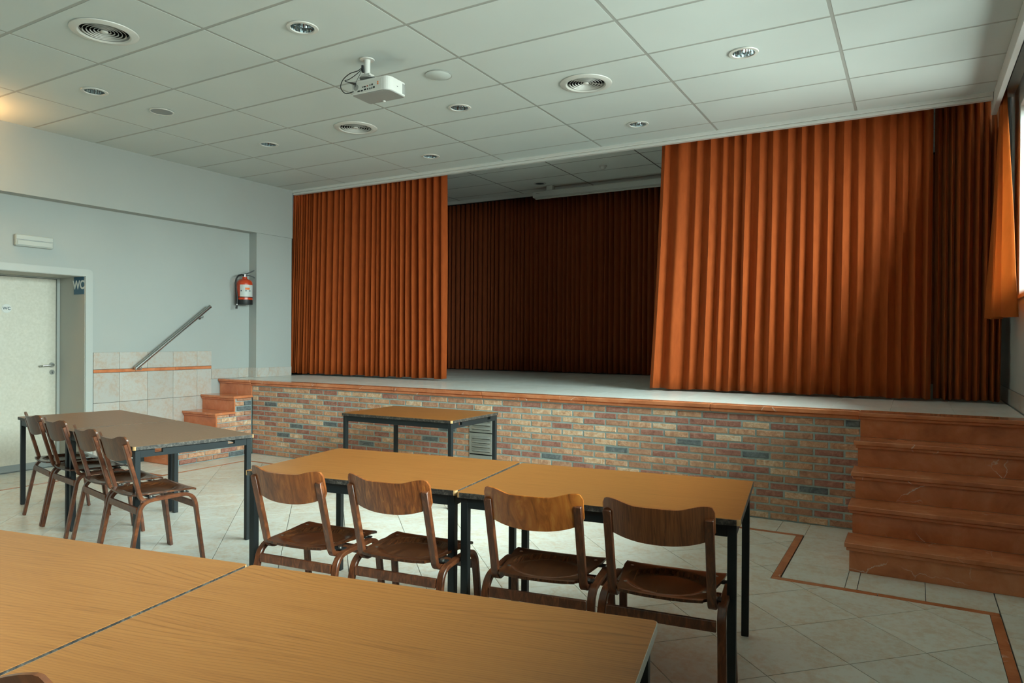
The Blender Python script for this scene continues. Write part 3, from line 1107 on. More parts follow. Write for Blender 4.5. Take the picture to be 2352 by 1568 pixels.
# round badge on the door (faces +x)
bd = thing('wc_badge', 'round pale badge reading WC on the cream door', 'sign', (XD, 3.634, 1.697))
part('badge_disc', MB().lathe([(0.0, .003), (.044, .003), (.046, .001), (.046, 0)], (0, 0, 0), 'x', 32), M['white2'], bd)
me = text_mesh('letters', 'WC', 0.042, M['signdark'], offset=0.0006)
o = link('letters', me, bd)
o.rotation_euler = (PI / 2, 0, PI / 2)
o.location = (.0036, 0, 0.0)

# ------------------------------------------------------------------ handrail
hr = thing('handrail', 'brushed steel handrail sloping up the white wall beside the left stairs', 'handrail', (XL, 5.10, 1.40))
A = Vector((XL + .075, 4.655, 1.060)); B = Vector((XL + .075, 5.605, 1.793))
L0 = Vector((XL, 5.10, 1.40))
d = (B - A).normalized()
part('rail', MB().tube([A - L0, A + d * .003 - L0, B - d * .003 - L0, B - L0], 0.0225, 20), M['steel'], hr)
for s in (0.075, 0.90):
    p = A + (B - A) * s - L0
    mb = MB()
    mb.tube([p + Vector((0, 0, -.020)), p + Vector((0, 0, -.055)), p + Vector((-.012, 0, -.068)), Vector((-.001 + .0, p.y, p.z - .068)) + Vector((XL - L0.x, 0, 0))], 0.006, 8)
    mb.lathe([(0, .006), (.022, .006), (.024, 0)], (XL - L0.x + .0, p.y, p.z - .068), 'x', 16)
    part('rail_bracket', mb, M['steel'], hr)

# ------------------------------------------------------------------ fire extinguisher
ex = thing('fire_extinguisher', 'red fire extinguisher with black base and hose hung in the wall corner', 'extinguisher', (XL + .108, 6.088, 1.835))
R_ = 0.097
part('cylinder', MB().lathe([(R_ * .93, .058), (R_, .062), (R_, .262), (R_ * .97, .287), (R_ * .80, .312), (R_ * .42, .328), (.030, .334), (.028, .356), (.0, .356)], (0, 0, 0), 'z', 32), M['red'], ex)
part('base_cup', MB().lathe([(0, 0), (R_ * .98, 0), (R_ * 1.02, .006), (R_ * 1.02, .060), (R_ * .95, .062)], (0, 0, 0), 'z', 32), M['rubber'], ex)
part('black_band', MB().lathe([(R_ * 1.004, .088), (R_ * 1.012, .089), (R_ * 1.012, .098), (R_ * 1.004, .099)], (0, 0, 0), 'z', 32), M['rubber'], ex)
def arc_label(a0, a1, z0, z1, r, n=12, rag=0):
    v, fs = [], []
    for i in range(n + 1):
        a = a0 + (a1 - a0) * i / n
        v += [(r * math.cos(a), r * math.sin(a), z0), (r * math.cos(a), r * math.sin(a), z1)]
    for i in range(n): fs.append((2 * i, 2 * i + 2, 2 * i + 3, 2 * i + 1))
    return MB().add(v, fs, 0, True)
va = math.atan2(-6.09, 7.48)     # towards the room
part('label_sheet', arc_label(va - .62, va + 1.35, .100, .252, R_ * 1.006), M['label'], ex, fix=False)
part('label_flash', arc_label(va + .05, va + .66, .188, .214, R_ * 1.012, 6), M['orange'], ex, fix=False)
for a in (-.5, .1, .62):
    part('label_symbol', arc_label(va + a, va + a + .13, .166, .182, R_ * 1.012, 3), M['signdark'], ex, fix=False)
mb = MB()
mb.tube([(0, 0, .35), (0, 0, .392)], .016, 12)
part('valve', mb, M['steel'], ex)
tv = Vector((0.60, 0.80, 0))
mb = MB()
mb.sweep([Vector((0, 0, .392)), tv * .03 + Vector((0, 0, .40)), tv * .115 + Vector((0, 0, .445))], (tv.y, -tv.x, 0), .024, .014)
part('squeeze_lever', mb, M['rubber'], ex)
mb = MB()
mb.sweep([tv * -.01 + Vector((0, 0, .372)), tv * .05 + Vector((0, 0, .378)), tv * .10 + Vector((0, 0, .362)), tv * .122 + Vector((0, 0, .345))], (tv.y, -tv.x, 0), .024, .014)
part('carry_handle', mb, M['rubber'], ex)
hp = [(-.005, -.01, .378), (.0, -.05, .383), (.0, -.095, .368), (.0, -.128, .325), (.0, -.140, .27), (.0, -.132, .20), (.0, -.118, .13), (.0, -.112, .07), (.0, -.116, .005)]
part('hose', MB().tube(hp, .0105, 10), M['rubber'], ex)
part('nozzle_collar', MB().tube([(0, -.116, .005), (0, -.118, -.012)], .008, 10), M['steel'], ex)
part('nozzle', MB().tube([(0, -.118, -.012), (0, -.126, -.055)], .013, 10, radii=[.010, .014]), M['rubber'], ex)
part('wall_bracket', MB().box(-.107, -.09, -.03, .03, .05, .33), M['grey'], ex)

# ------------------------------------------------------------------ emergency light over the door
el = thing('emergency_light', 'white oblong emergency light box on the wall above the door', 'light', (XL, 3.640, 2.348))
mb = MB().box(0, .050, -.172, .172, -.056, .058)
part('housing', mb, M['boxwhite'], el, bevel=.008)
mb = MB().box(.050, .058, -.160, .160, -.046, .002)
part('diffuser', mb, M['boxwhite'], el, bevel=.004)
mb = MB().box(.050, .053, -.165, .165, .006, .010)
part('seam', mb, M['grey'], el)

# lit wall lamp further along the left wall (its glow falls on the ceiling)
wl = thing('wall_lamp', 'lit warm uplighter on the left beam near the ceiling', 'lamp', (XB, 2.50, 3.12))
mb = MB()
mb.lathe([(.03, -.10), (.07, -.06), (.10, .0), (.105, .01), (.098, .01), (.07, -.045), (.0, -.07)], (.13, 0, 0), 'z', 24)
part('shade', mb, M['white'], wl)
part('arm', MB().box(0, .06, -.02, .02, -.05, -.02), M['white'], wl)
part('bulb', MB().lathe([(0, -.03), (.022, -.02), (.03, .0), (.022, .02), (0, .03)], (.13, 0, -.01), 'z', 12), M['lampglow'], wl)
ld = bpy.data.lights.new('wall_lamp_light', 'SPOT')
ld.energy = 95
ld.color = (1.0, 0.50, 0.16)
ld.spot_size = 2.9
ld.spot_blend = 0.6
ld.shadow_soft_size = 0.05
lo = bpy.data.objects.new('wall_lamp_light', ld)
COL.objects.link(lo)
lo.location = (XB + .13, 2.50, 3.145)
lo.rotation_euler = (PI, 0, 0)

# ------------------------------------------------------------------ ceiling fixtures
def downlight(loc, label, r=0.102, flip=0):
    t = thing('downlight', label, 'downlight', loc, group=None)
    part('trim_ring', MB().lathe([(r, 0.0), (r - .003, -.006), (r - .024, -.007), (r - .027, 0.0), (r - .024, .004)], (0, 0, 0), 'z', 32), M['white2'], t)
    ri = r - .026
    n = 24
    mb = MB()
    # fluted reflector cone
    prof = [(ri, 0.0), (ri * .97, .03), (ri * .82, .075), (ri * .55, .105)]
    v, fs = [], []
    for q, (rr, h) in enumerate(prof):
        for k in range(n * 2):
            a = PI * k / n
            f = 1.0 - (0.035 if k % 2 else 0)
            v.append((rr * f * math.cos(a), rr * f * math.sin(a), h))
    m2 = n * 2
    for i in range(3):
        for k in range(m2):
            a0, b0 = i * m2 + k, i * m2 + (k + 1) % m2
            fs.append((a0, b0, b0 + m2, a0 + m2))
    mb.add(v, fs)
    part('reflector', mb, M['chrome'], t, fix=False)
    part('lamp_holder', MB().lathe([(0.0, .03), (.016, .032), (.018, .05), (.018, .105), (ri * .56, .106)], (0, 0, 0), 'z', 20), M['white2'], t)
    return t
def air_vent(loc, label):
    t = thing('ceiling_air_vent', label, 'air vent', loc)
    part('outer_flange', MB().lathe([(.205, .000), (.203, -.006), (.180, -.013), (.158, -.014), (.148, -.006), (.148, .016)], (0, 0, 0), 'z', 48), M['white2'], t)
    part('duct', MB().lathe([(.149, .016), (.149, .14), (.0, .14)], (0, 0, 0), 'z', 32), M['void'], t)
    for k, rr in enumerate((.127, .105, .083, .061, .039)):
        part('cone_ring', MB().lathe([(rr + .0022, -.006 + k * .0014), (rr + .0010, -.0068 + k * .0014), (rr - .0024, .0010 + k * .0014), (rr - .0012, .0018 + k * .0014)], (0, 0, 0), 'z', 40), M['white2'], t)
    part('centre_cap', MB().lathe([(0, -.008), (.018, -.007), (.024, .0), (.016, .014)], (0, 0, 0), 'z', 20), M['white2'], t)
    part('cross_bar', MB().box(-.145, .145, -.0025, .0025, .008, .016), M['white2'], t)
    return t
dl_labels = [
    'chrome downlight in the ceiling, nearest the camera, left of the projector',
    'chrome downlight in the warm-lit corner of the ceiling at far left',
    'chrome downlight nearest the left wall in the second row, left of the round vent',
    'chrome downlight just in front of the left stage curtain',
    'chrome downlight right of and beyond the projector',
    'chrome downlight above the gap between the stage curtains',
    'large bright chrome downlight at right, furthest right in the ceiling',
    'chrome downlight over the room behind the camera, right side',
    'chrome downlight over the rear of the room, right side',
    'chrome downlight over the rear of the room, middle',
    'chrome downlight over the rear of the room, left side']
d0 = downlight((down[0][0], down[0][1], CZ - .003), dl_labels[0])
d0['group'] = 'round downlights in the ceiling'
for k in range(1, len(down)):
    dup(d0, (down[k][0], down[k][1], CZ - .003), 0.6 * k, dl_labels[k])
v0 = air_vent((vent[0][0], vent[0][1], CZ - .003), 'round ringed air vent, largest in view, in the upper left of the ceiling')
v0['group'] = 'round ceiling air vents'
for (x, y), lb in zip(vent[1:], ('round ringed air vent left of centre, beyond the projector', 'round ringed air vent in the ceiling right of the projector', 'round ringed air vent overhead, out of the top of the picture')):
    dup(v0, (x, y, CZ - .003), 0.9, lb)
# grille speaker
t = thing('ceiling_speaker', 'flat round grey ceiling speaker grille near the left wall', 'speaker', (-5.862, 3.868, CZ - .003))
part('rim', MB().lathe([(.102, 0), (.100, -.005), (.090, -.006), (.088, .0)], (0, 0, 0), 'z', 36), M['white2'], t)
part('grille', MB().lathe([(.0, -.004), (.089, -.003), (.089, .004)], (0, 0, 0), 'z', 36), M['grey'], t)
t = thing('cover_plate', 'round white cover plate flush in the ceiling right of the projector', 'cover plate', (-3.176, 4.367, CZ - .003))
part('disc', MB().lathe([(.0, -.0035), (.100, -.0035), (.103, -.001), (.103, 0)], (0, 0, 0), 'z', 36), M['panel'], t)
part('rim', MB().lathe([(.104, -.0005), (.104, -.0045), (.100, -.0045), (.100, -.0035)], (0, 0, 0), 'z', 36), M['grid'], t)
# stage ceiling fixtures
d = downlight((-4.777, 9.10, SZ * 0 + SCZ - .003), 'small downlight in the dim stage ceiling beside the screen case', 0.095)
d = downlight((-4.797, 7.968, SCZ - .003), 'small downlight in the stage ceiling right behind the white edge trim', 0.080)
t = thing('smoke_detector', 'small white smoke detector on the stage ceiling', 'smoke detector', (-3.564, 8.575, SCZ - .003))
part('base_plate', MB().lathe([(0, -.012), (.050, -.012), (.055, 0)], (0, 0, 0), 'z', 24), M['white2'], t)
part('chamber', MB().lathe([(0, -.045), (.022, -.044), (.034, -.030), (.036, -.012)], (0, 0, 0), 'z', 20), M['white2'], t)

# ------------------------------------------------------------------ projector on its ceiling mount
PC = Vector((-3.385, 3.925, 3.17))
prot = 0.02
pj_ = thing('projector', 'white projector hung upside down from the ceiling with black cables', 'projector', PC, 0.035)
PW, PD, PH = .330, .205, .100
def round_rect(x0, x1, y0, y1, radii, n=6):
    pts = []
    for (cx, cy, a0, r) in ((x1, y1, 0, radii[0]), (x0, y1, PI / 2, radii[1]), (x0, y0, PI, radii[2]), (x1, y0, 3 * PI / 2, radii[3])):
        sx_ = -1 if cx == x1 else 1
        sy2 = -1 if cy == y1 else 1
        for k in range(n + 1):
            a = a0 + PI / 2 * k / n
            pts.append((cx + sx_ * r + r * math.cos(a), cy + sy2 * r + r * math.sin(a)))
    return pts
mb = MB().prism(round_rect(-PW / 2, PW / 2, -PD / 2, PD / 2, (.02, .02, .008, .05)), .004, PH)
body = part('casing', mb, M['white'], pj_, bevel=.003)
mb = MB().prism(round_rect(-PW / 2 + .004, PW / 2 - .004, -PD / 2 + .004, PD / 2 - .004, (.02, .02, .008, .05)), -.002, .0045)
part('underside_panel', mb, M['projgrey'], pj_)
yp = -PD / 2
part('port_panel', MB().box(-PW / 2 + .016, PW / 2 - .062, yp - .0015, yp + .002, .008, .085), M['white2'], pj_)
ports = [(-.10, .022, .022, .010), (-.072, .022, .018, .009), (-.042, .026, .018, .012), (-.018, .026, .010, .010), (.002, .026, .008, .012), (.020, .028, .006, .014), (.038, .030, .014, .013),
         (-.066, .046, .008, .008), (-.046, .046, .020, .008), (-.018, .048, .008, .008), (.002, .050, .008, .008), (.022, .052, .012, .012)]
for (px, pz, w, h) in ports:
    part('port', MB().box(px - w / 2, px + w / 2, yp - .0028, yp - .0014, pz - h / 2, pz + h / 2), M['rubber'], pj_)
part('port', MB().box(-.027, -.019, yp - .0029, yp - .0014, .044, .052), M['red'], pj_)
for z in (.050, .063): part('warning_label', MB().box(.068, .078, yp - .0022, yp - .0012, z - .005, z + .005), M['orange'], pj_)
part('vent_patch', MB().lathe([(0, -.0022), (.022, -.0022), (.022, 0)], (-.125, yp, .052), 'y', 20), M['projgrey'], pj_)
xr = PW / 2
for k in range(6): part('vent_slat', MB().box(xr - .0005, xr + .0015, .060 + k * .006, .063 + k * .006, .014, .088), M['projgrey'], pj_)
part('switch', MB().box(xr - .0005, xr + .001, -.006, .006, .046, .050), M['rubber'], pj_)
part('foot', MB().lathe([(0, -.010), (.010, -.010), (.012, -.001)], (-.02, .085, 0), 'z', 16), M['white'], pj_)
# mount
mount = thing('projector_mount', 'white ceiling bracket and pole that carry the projector', 'bracket', (-3.452, 3.873, CZ - .003))
part('ceiling_plate', MB().lathe([(0, -.006), (.050, -.006), (.053, 0)], (0, 0, 0), 'z', 28), M['white'], mount)
part('pole', MB().lathe([(.022, -.005), (.022, -.115), (0, -.115)], (0, 0, 0), 'z', 24), M['white'], mount)
part('swivel_plate', MB().box(-.035, .045, -.028, .028, -.128, -.112), M['white2'], mount, bevel=.002)
for a in (0.35, -0.45, 2.7, 3.6):
    dx, dy = math.cos(a) * .115, math.sin(a) * .075
    mb = MB().sweep([(0.02, 0.01, -.126), (dx * .5 + .02, dy * .5 + .01, -.138), (dx + .03, dy + .02, -.163)], (-math.sin(a), math.cos(a), 0), .018, .003)
    part('spider_arm', mb, M['white2'], mount)
part('swivel_disc', MB().lathe([(0, -.148), (.060, -.146), (.062, -.140), (0, -.136)], (0.01, 0.0, 0), 'z', 28), M['projgrey'], mount)
def smooth_path(pts, n=8):
    pts = [Vector(p) for p in pts]
    out = []
    P_ = [pts[0]] + pts + [pts[-1]]
    for i in range(1, len(P_) - 2):
        for k in range(n):
            t = k / n
            a, b, c, d_ = P_[i - 1], P_[i], P_[i + 1], P_[i + 2]
            out.append(0.5 * ((2 * b) + (-a + c) * t + (2 * a - 5 * b + 4 * c - d_) * t * t + (-a + 3 * b - 3 * c + d_) * t * t * t))
    out.append(pts[-1])
    return out
cbs = thing('projector_cables', 'black cables looping from the mount pole into the projector ports', 'cable', (-3.47, 3.85, 3.36))
part('cable', MB().tube(smooth_path([(0, 0, .02), (-.03, -.02, -.012), (-.10, -.03, -.024), (-.155, -.04, -.06), (-.17, -.05, -.11), (-.14, -.06, -.155), (-.10, -.062, -.178), (-.045, -.05, -.170)]), .0035, 8), M['rubber'], cbs)
part('cable', MB().tube(smooth_path([(.0, 0, .01), (-.035, -.02, -.03), (-.09, -.04, -.067), (-.128, -.05, -.076), (-.11, -.05, -.088), (-.06, -.05, -.108)]), .003, 8), M['rubber'], cbs)
part('plug', MB().tube([(-.085, -.05, -.098), (-.03, -.048, -.118)], .006, 8, radii=[.004, .010]), M['rubber'], cbs)
part('cable', MB().tube(smooth_path([(.0, -.004, .015), (-.004, -.02, -.03), (-.02, -.048, -.10), (-.02, -.06, -.145)]), .0018, 6), M['rubber'], cbs)
part('cable_wrap', MB().tube([(-.002, -.005, .025), (.004, -.004, -.025)], .009, 8), M['rubber'], cbs)

# ------------------------------------------------------------------ roll-up screen case on the stage
sc = thing('projection_screen', 'long white roll-up screen case hung below the stage ceiling', 'projection screen', (-3.55, 9.30, 3.57))
part('case', MB().box(-1.43, 1.40, -.05, .05, -.040, .052), M['white'], sc, bevel=.010)
part('bottom_bar', MB().box(-1.385, 1.38, -.045, -.015, -.066, -.044), M['white2'], sc, bevel=.003)
part('seam', MB().box(-1.385, 1.38, -.0512, -.050, -.0325, -.030), M['grey'], sc)
part('slot', MB().box(-1.37, -1.31, -.0512, -.050, .018, .022), M['void'], sc)
for x in (-1.15, 1.1): part('hanger', MB().box(x - .05, x + .05, -.04, .04, .052, .124), M['white2'], sc)

# ------------------------------------------------------------------ pelmet with track, right wall
pm = thing('curtain_pelmet', 'white pelmet board under the ceiling along the window wall', 'pelmet', (0.56, 3.0, 3.37))
part('board', MB().box(-.013, .024, -5.5, 4.06, -.065, .0645), M['white'], pm, bevel=.002)
part('track', MB().box(.052, .066, -5.5, 3.84, .050, .0640), M['rubber'], pm)

# ------------------------------------------------------------------ curtains
def curtain(name, label, group, path, z_top, z_bot, mat, folds, amp, loc_y, nz=14, seed=1, per=10, skew=0.6, flare=None, hemdark=True, out=-1, cat='curtain', flat_top=0.75, xyz=None, pw=0.75):
    """path: function u -> x at top, x at bottom.  folds: list of fold boundaries in u (0..1)"""
    rnd = random.Random(seed)
    t_ = [0]
    v, fs = [], []
    us, ph = [], []
    nf = len(folds) - 1
    A_ = [amp * rnd.uniform(.65, 1.25) for _ in range(nf)]
    K_ = [rnd.uniform(.2, 1.0) for _ in range(nf)]
    W_ = [rnd.uniform(-.012, .012) for _ in range(nf)]
    for i in range(nf):
        for k in range(per):
            us.append((i, k / per))
    us.append((nf - 1, 1.0))
    for r in range(nz + 1):
        s = r / nz                        # 0 top, 1 bottom
        z = z_top + (z_bot - z_top) * s
        for (i, q) in us:
            w = folds[i + 1] - folds[i]
            p = math.sin(PI * q)
            prof = p ** pw
            aa = A_[i] * (flat_top + (1 - flat_top) * min(1, s * 1.6))
            # folds lean sideways: tops of the pleats overhang a little
            sh = math.sin(2 * PI * q) * 0.5 * skew * K_[i] * 0.16 * w
            u = folds[i] + w * q + sh
            u += W_[i] * w * 3 * math.sin(PI * s * 1.3 + i) * p
            xt, xb_ = path(u)
            x = xt + (xb_ - xt) * (s ** 1.35)
            d_ = aa * (prof - 0.45) + 0.004 * math.sin(9 * s + i * 1.7) * s
            zz = z + (0.006 * math.sin(i * 2.1 + q * 3) if r == nz else 0)
            if flare: d_ += flare(u, s)
            if xyz: v.append(xyz(x, d_, zz, s))
            else: v.append((x, loc_y + out * d_, zz))
    m = len(us)
    for r in range(nz):
        for c in range(m - 1):
            a0 = r * m + c
            fs.append((a0, a0 + m, a0 + m + 1, a0 + 1))
    cx = sum(p[0] for p in v) / len(v); cyy = sum(p[1] for p in v) / len(v)
    mb = MB().add([(a - cx, b - cyy, c - z_bot) for a, b, c in v], fs, 0, True)
    root = thing(name, label, cat, (cx, cyy, z_bot), 0, group)
    me = mb.mesh(name, [mat], fix=False)
    me.polygons.foreach_set('use_smooth', [True] * len(me.polygons))
    o = link('cloth', me, root)
    sol = o.modifiers.new('thick', 'SOLIDIFY')
    sol.thickness = 0.003
    return root, o

def folds_n(n, rnd, jitter=0.25, dens=None):
    w = [(1 + rnd.uniform(-jitter, jitter)) * (dens(i / n) if dens else 1) for i in range(n)]
    s = sum(w); acc = [0]
    for x in w: acc.append(acc[-1] + x / s)
    acc[-1] = 1.0
    return acc
CY = 7.05
rn = random.Random(11)
GRP = 'orange stage curtains'
lin = lambda x0t, x1t, x0b, x1b: (lambda u: (x0t + (x1t - x0t) * u, x0b + (x1b - x0b) * u))
# left stage curtain: tight gathering at its left end, even pleats, smooth leading edge
dens = lambda u: 0.36 if u < 0.30 else 1.0
fl = folds_n(33, rn, .38, dens)
curtain('stage_curtain', 'orange velvet stage curtain hanging at the left of the stage opening', GRP, lin(-7.625, -5.000, -7.69, -4.965), 3.60, 0.918, M['velvet'], fl, 0.080, CY, seed=3, pw=1.1, skew=1.2,
        flare=lambda u, s: (0.05 * max(0, (u - .965) / .035) * max(0, (s - .45) / .55)) )
# right stage curtain: broad soft pleats, left edge drawn out at the foot
widths = [.75, 1.9, 1.0, 1.35, .7, 1.15, .8, 1.2, .95, 1.25, .8, 1.1, .9, 1.25, .85, 1.15, .95, .8, .9, .6]
ac = [0]
for w in widths: ac.append(ac[-1] + w / sum(widths))
ac[-1] = 1.0
def rp(u):
    return (-2.275 + 2.41 * u, -2.335 - 0.03 * (1 - u) ** 3 + (2.335 + 0.128) * (u ** 1.0))
curtain('stage_curtain', 'wide orange velvet stage curtain right of centre with broad soft pleats', GRP, rp, 3.60, 0.914, M['velvet'], ac, 0.080, CY, seed=8, per=16, skew=1.7, flat_top=.55, nz=18, pw=1.5,
        flare=lambda u, s: 0.10 * max(0, (0.10 - u) / .10) * s)
fg = folds_n(9, rn, .35)
curtain('stage_curtain', 'narrow dark gathered curtain bunched at the right end of the stage', GRP, lin(0.150, 0.655, 0.150, 0.640), 3.60, 0.912, M['velvet'], fg, 0.13, CY + .13, seed=14, per=12, skew=1.2)
# back of the stage
fb = folds_n(52, rn, .3)
curtain('back_curtain', 'dim brown curtain closing off the back of the stage', 'brown curtains at the back of the stage', lin(-7.66, -3.22, -7.66, -3.22), 3.68, 0.905, M['velvet_dark'], fb, 0.075, 9.86, seed=21, nz=8)
fb2 = folds_n(40, rn, .3)
curtain('back_curtain', 'dim brown curtain behind the stage, mostly hidden by the right stage curtain', 'brown curtains at the back of the stage', lin(-3.14, 0.62, -3.14, 0.62), 3.68, 0.905, M['velvet_dark'], fb2, 0.075, 9.93, seed=22, nz=8)
# window curtain bunched at the far end of the window: pleats run away from the wall
fw_ = [0, .18, .36, .52, .70, 1.0]
def wxyz(x, d_, z, s):
    # x carries the position along the wall, d_ the depth of a pleat
    y = 6.93 - x * (0.20 + 0.60 * s)
    return (0.612 - 0.085 * s * (1 - x) - d_ * (0.45 + 0.75 * s), y, z)
curtain('window_curtain', 'short orange curtain bunched at the right edge beside the bright window', None, lambda u: (u, u), 3.425, 1.600, M['velvet_win'], fw_, 0.085, 0, seed=31, per=12, nz=16, skew=.8, xyz=wxyz)

# plant pot on the sill at the picture's edge
pt = thing('plant_pot', 'black tapered pot on the window sill at the right edge', 'pot', (0.745, 6.16, WZ0 + .0035))
part('pot', MB().lathe([(0, 0), (.045, 0), (.062, .13), (.066, .135), (.060, .135), (.052, .11), (0, .11)], (0, 0, 0), 'z', 28), M['rubber'], pt)
part('soil', MB().lathe([(0, .115), (.054, .113)], (0, 0, 0), 'z', 20), simple('soil', (.03, .02, .015, 1), .9), pt)

# ------------------------------------------------------------------ tables
TH = 0.737
def make_table(loc, rz, label, lam, group):
    t = thing('table', label, 'table', loc, rz, group)
    Lx, Ly = 1.2, 0.8
    rr = round_rect(.001, Lx - .001, .001, Ly - .001, (.014,) * 4, 5)
    mb = MB().prism(rr, TH - .023, TH)
    part('tabletop', mb, lam, t, bevel=.0012)
    # edge band: ring around the board
    ro = round_rect(0, Lx, 0, Ly, (.0150,) * 4, 5)
    ri = round_rect(.0015, Lx - .0015, .0015, Ly - .0015, (.0135,) * 4, 5)
    n = len(ro)
    v = [(a, b, TH - .0235) for a, b in ro] + [(a, b, TH - .0008) for a, b in ro] + [(a, b, TH - .0235) for a, b in ri] + [(a, b, TH - .0008) for a, b in ri]
    fs = []
    mi = []
    m2 = MB()
    for k in range(n):
        q = (k + 1) % n
        corner = (k % 6) != 5
        for f in ((k, q, n + q, n + k), (n + k, n + q, 3 * n + q, 3 * n + k), (2 * n + k, 3 * n + k, 3 * n + q, 2 * n + q), (k, 2 * n + k, 2 * n + q, q)):
            fs.append(f); mi.append(1 if corner else 0)
    m2.add(v, fs)
    m2.mi = mi
    part('edge_band', m2, [M['edge'], M['rawwood']], t)
    o = .016
    lw = .034
    zt = TH - .0245
    for sx_ in (0, 1):
        for sy2 in (0, 1):
            x0 = o if sx_ == 0 else Lx - o - lw
            y0 = o if sy2 == 0 else Ly - o - lw
            part('leg', MB().box(-lw / 2, lw / 2, -lw / 2, lw / 2, 0.0, zt), M['black'], t, loc=(x0 + lw / 2, y0 + lw / 2, 0), bevel=.002)
    # long rails
    for y0 in (o + .002, Ly - o - .026):
        part('long_rail', MB().box(o + lw, Lx - o - lw, y0, y0 + .024, zt - .048, zt), M['black'], t, bevel=.0015)
    # short rails with two slots each below the board
    for x0 in (o + .002, Lx - o - .026):
        mb = MB()
        ya, yb = o + lw, Ly - o - lw
        mb.box(x0, x0 + .024, ya, yb, zt - .048, zt - .028)
        cuts = [(ya + .085, ya + .135), (yb - .135, yb - .085)]
        segs = [(ya, cuts[0][0]), (cuts[0][1], cuts[1][0]), (cuts[1][1], yb)]
        for a, b in segs: mb.box(x0, x0 + .024, a, b, zt - .028, zt)
        part('short_rail', mb, M['black'], t)
    return t
G1 = 'oak laminate tables on black legs'
tb = make_table((-1.750, 2.554, 0), 0.131, 'oak laminate table at right of the middle row, behind the two rightmost chairs', M['lam'], G1)
dup(tb, (-2.952, 2.408, 0), 0.142, 'oak laminate table at left of the middle row, its left corner behind a chair back')
dup(tb, (-4.496, 4.713, 0), 0.028, 'small-looking oak table standing alone before the brick stage front')
dup(tb, (-1.566, 0.636, 0), 0.182, 'large oak table in the right foreground, its corner at bottom centre right')
dup(tb, (-2.757, 0.417, 0), 0.182, 'oak table at the bottom left corner, joined to the big foreground table')
tl = make_table((-5.330, 2.785, 0), -0.187, 'grey-brown table at left, nearer the camera, its corner beside the row of oak tables', M['lam_brown'], 'grey-brown tables at the left')
dup(tl, (-6.528, 3.020, 0), -0.195, 'grey-brown table at far left, nearest the WC door')

# ------------------------------------------------------------------ chairs
def arc_pts(p0, pc, p1, n=6):
    """quadratic curve through corner pc"""
    p0, pc, p1 = Vector(p0), Vector(pc), Vector(p1)
    return [(p0 * (1 - t) ** 2 + pc * 2 * t * (1 - t) + p1 * t * t) for t in [k / n for k in range(n + 1)]]

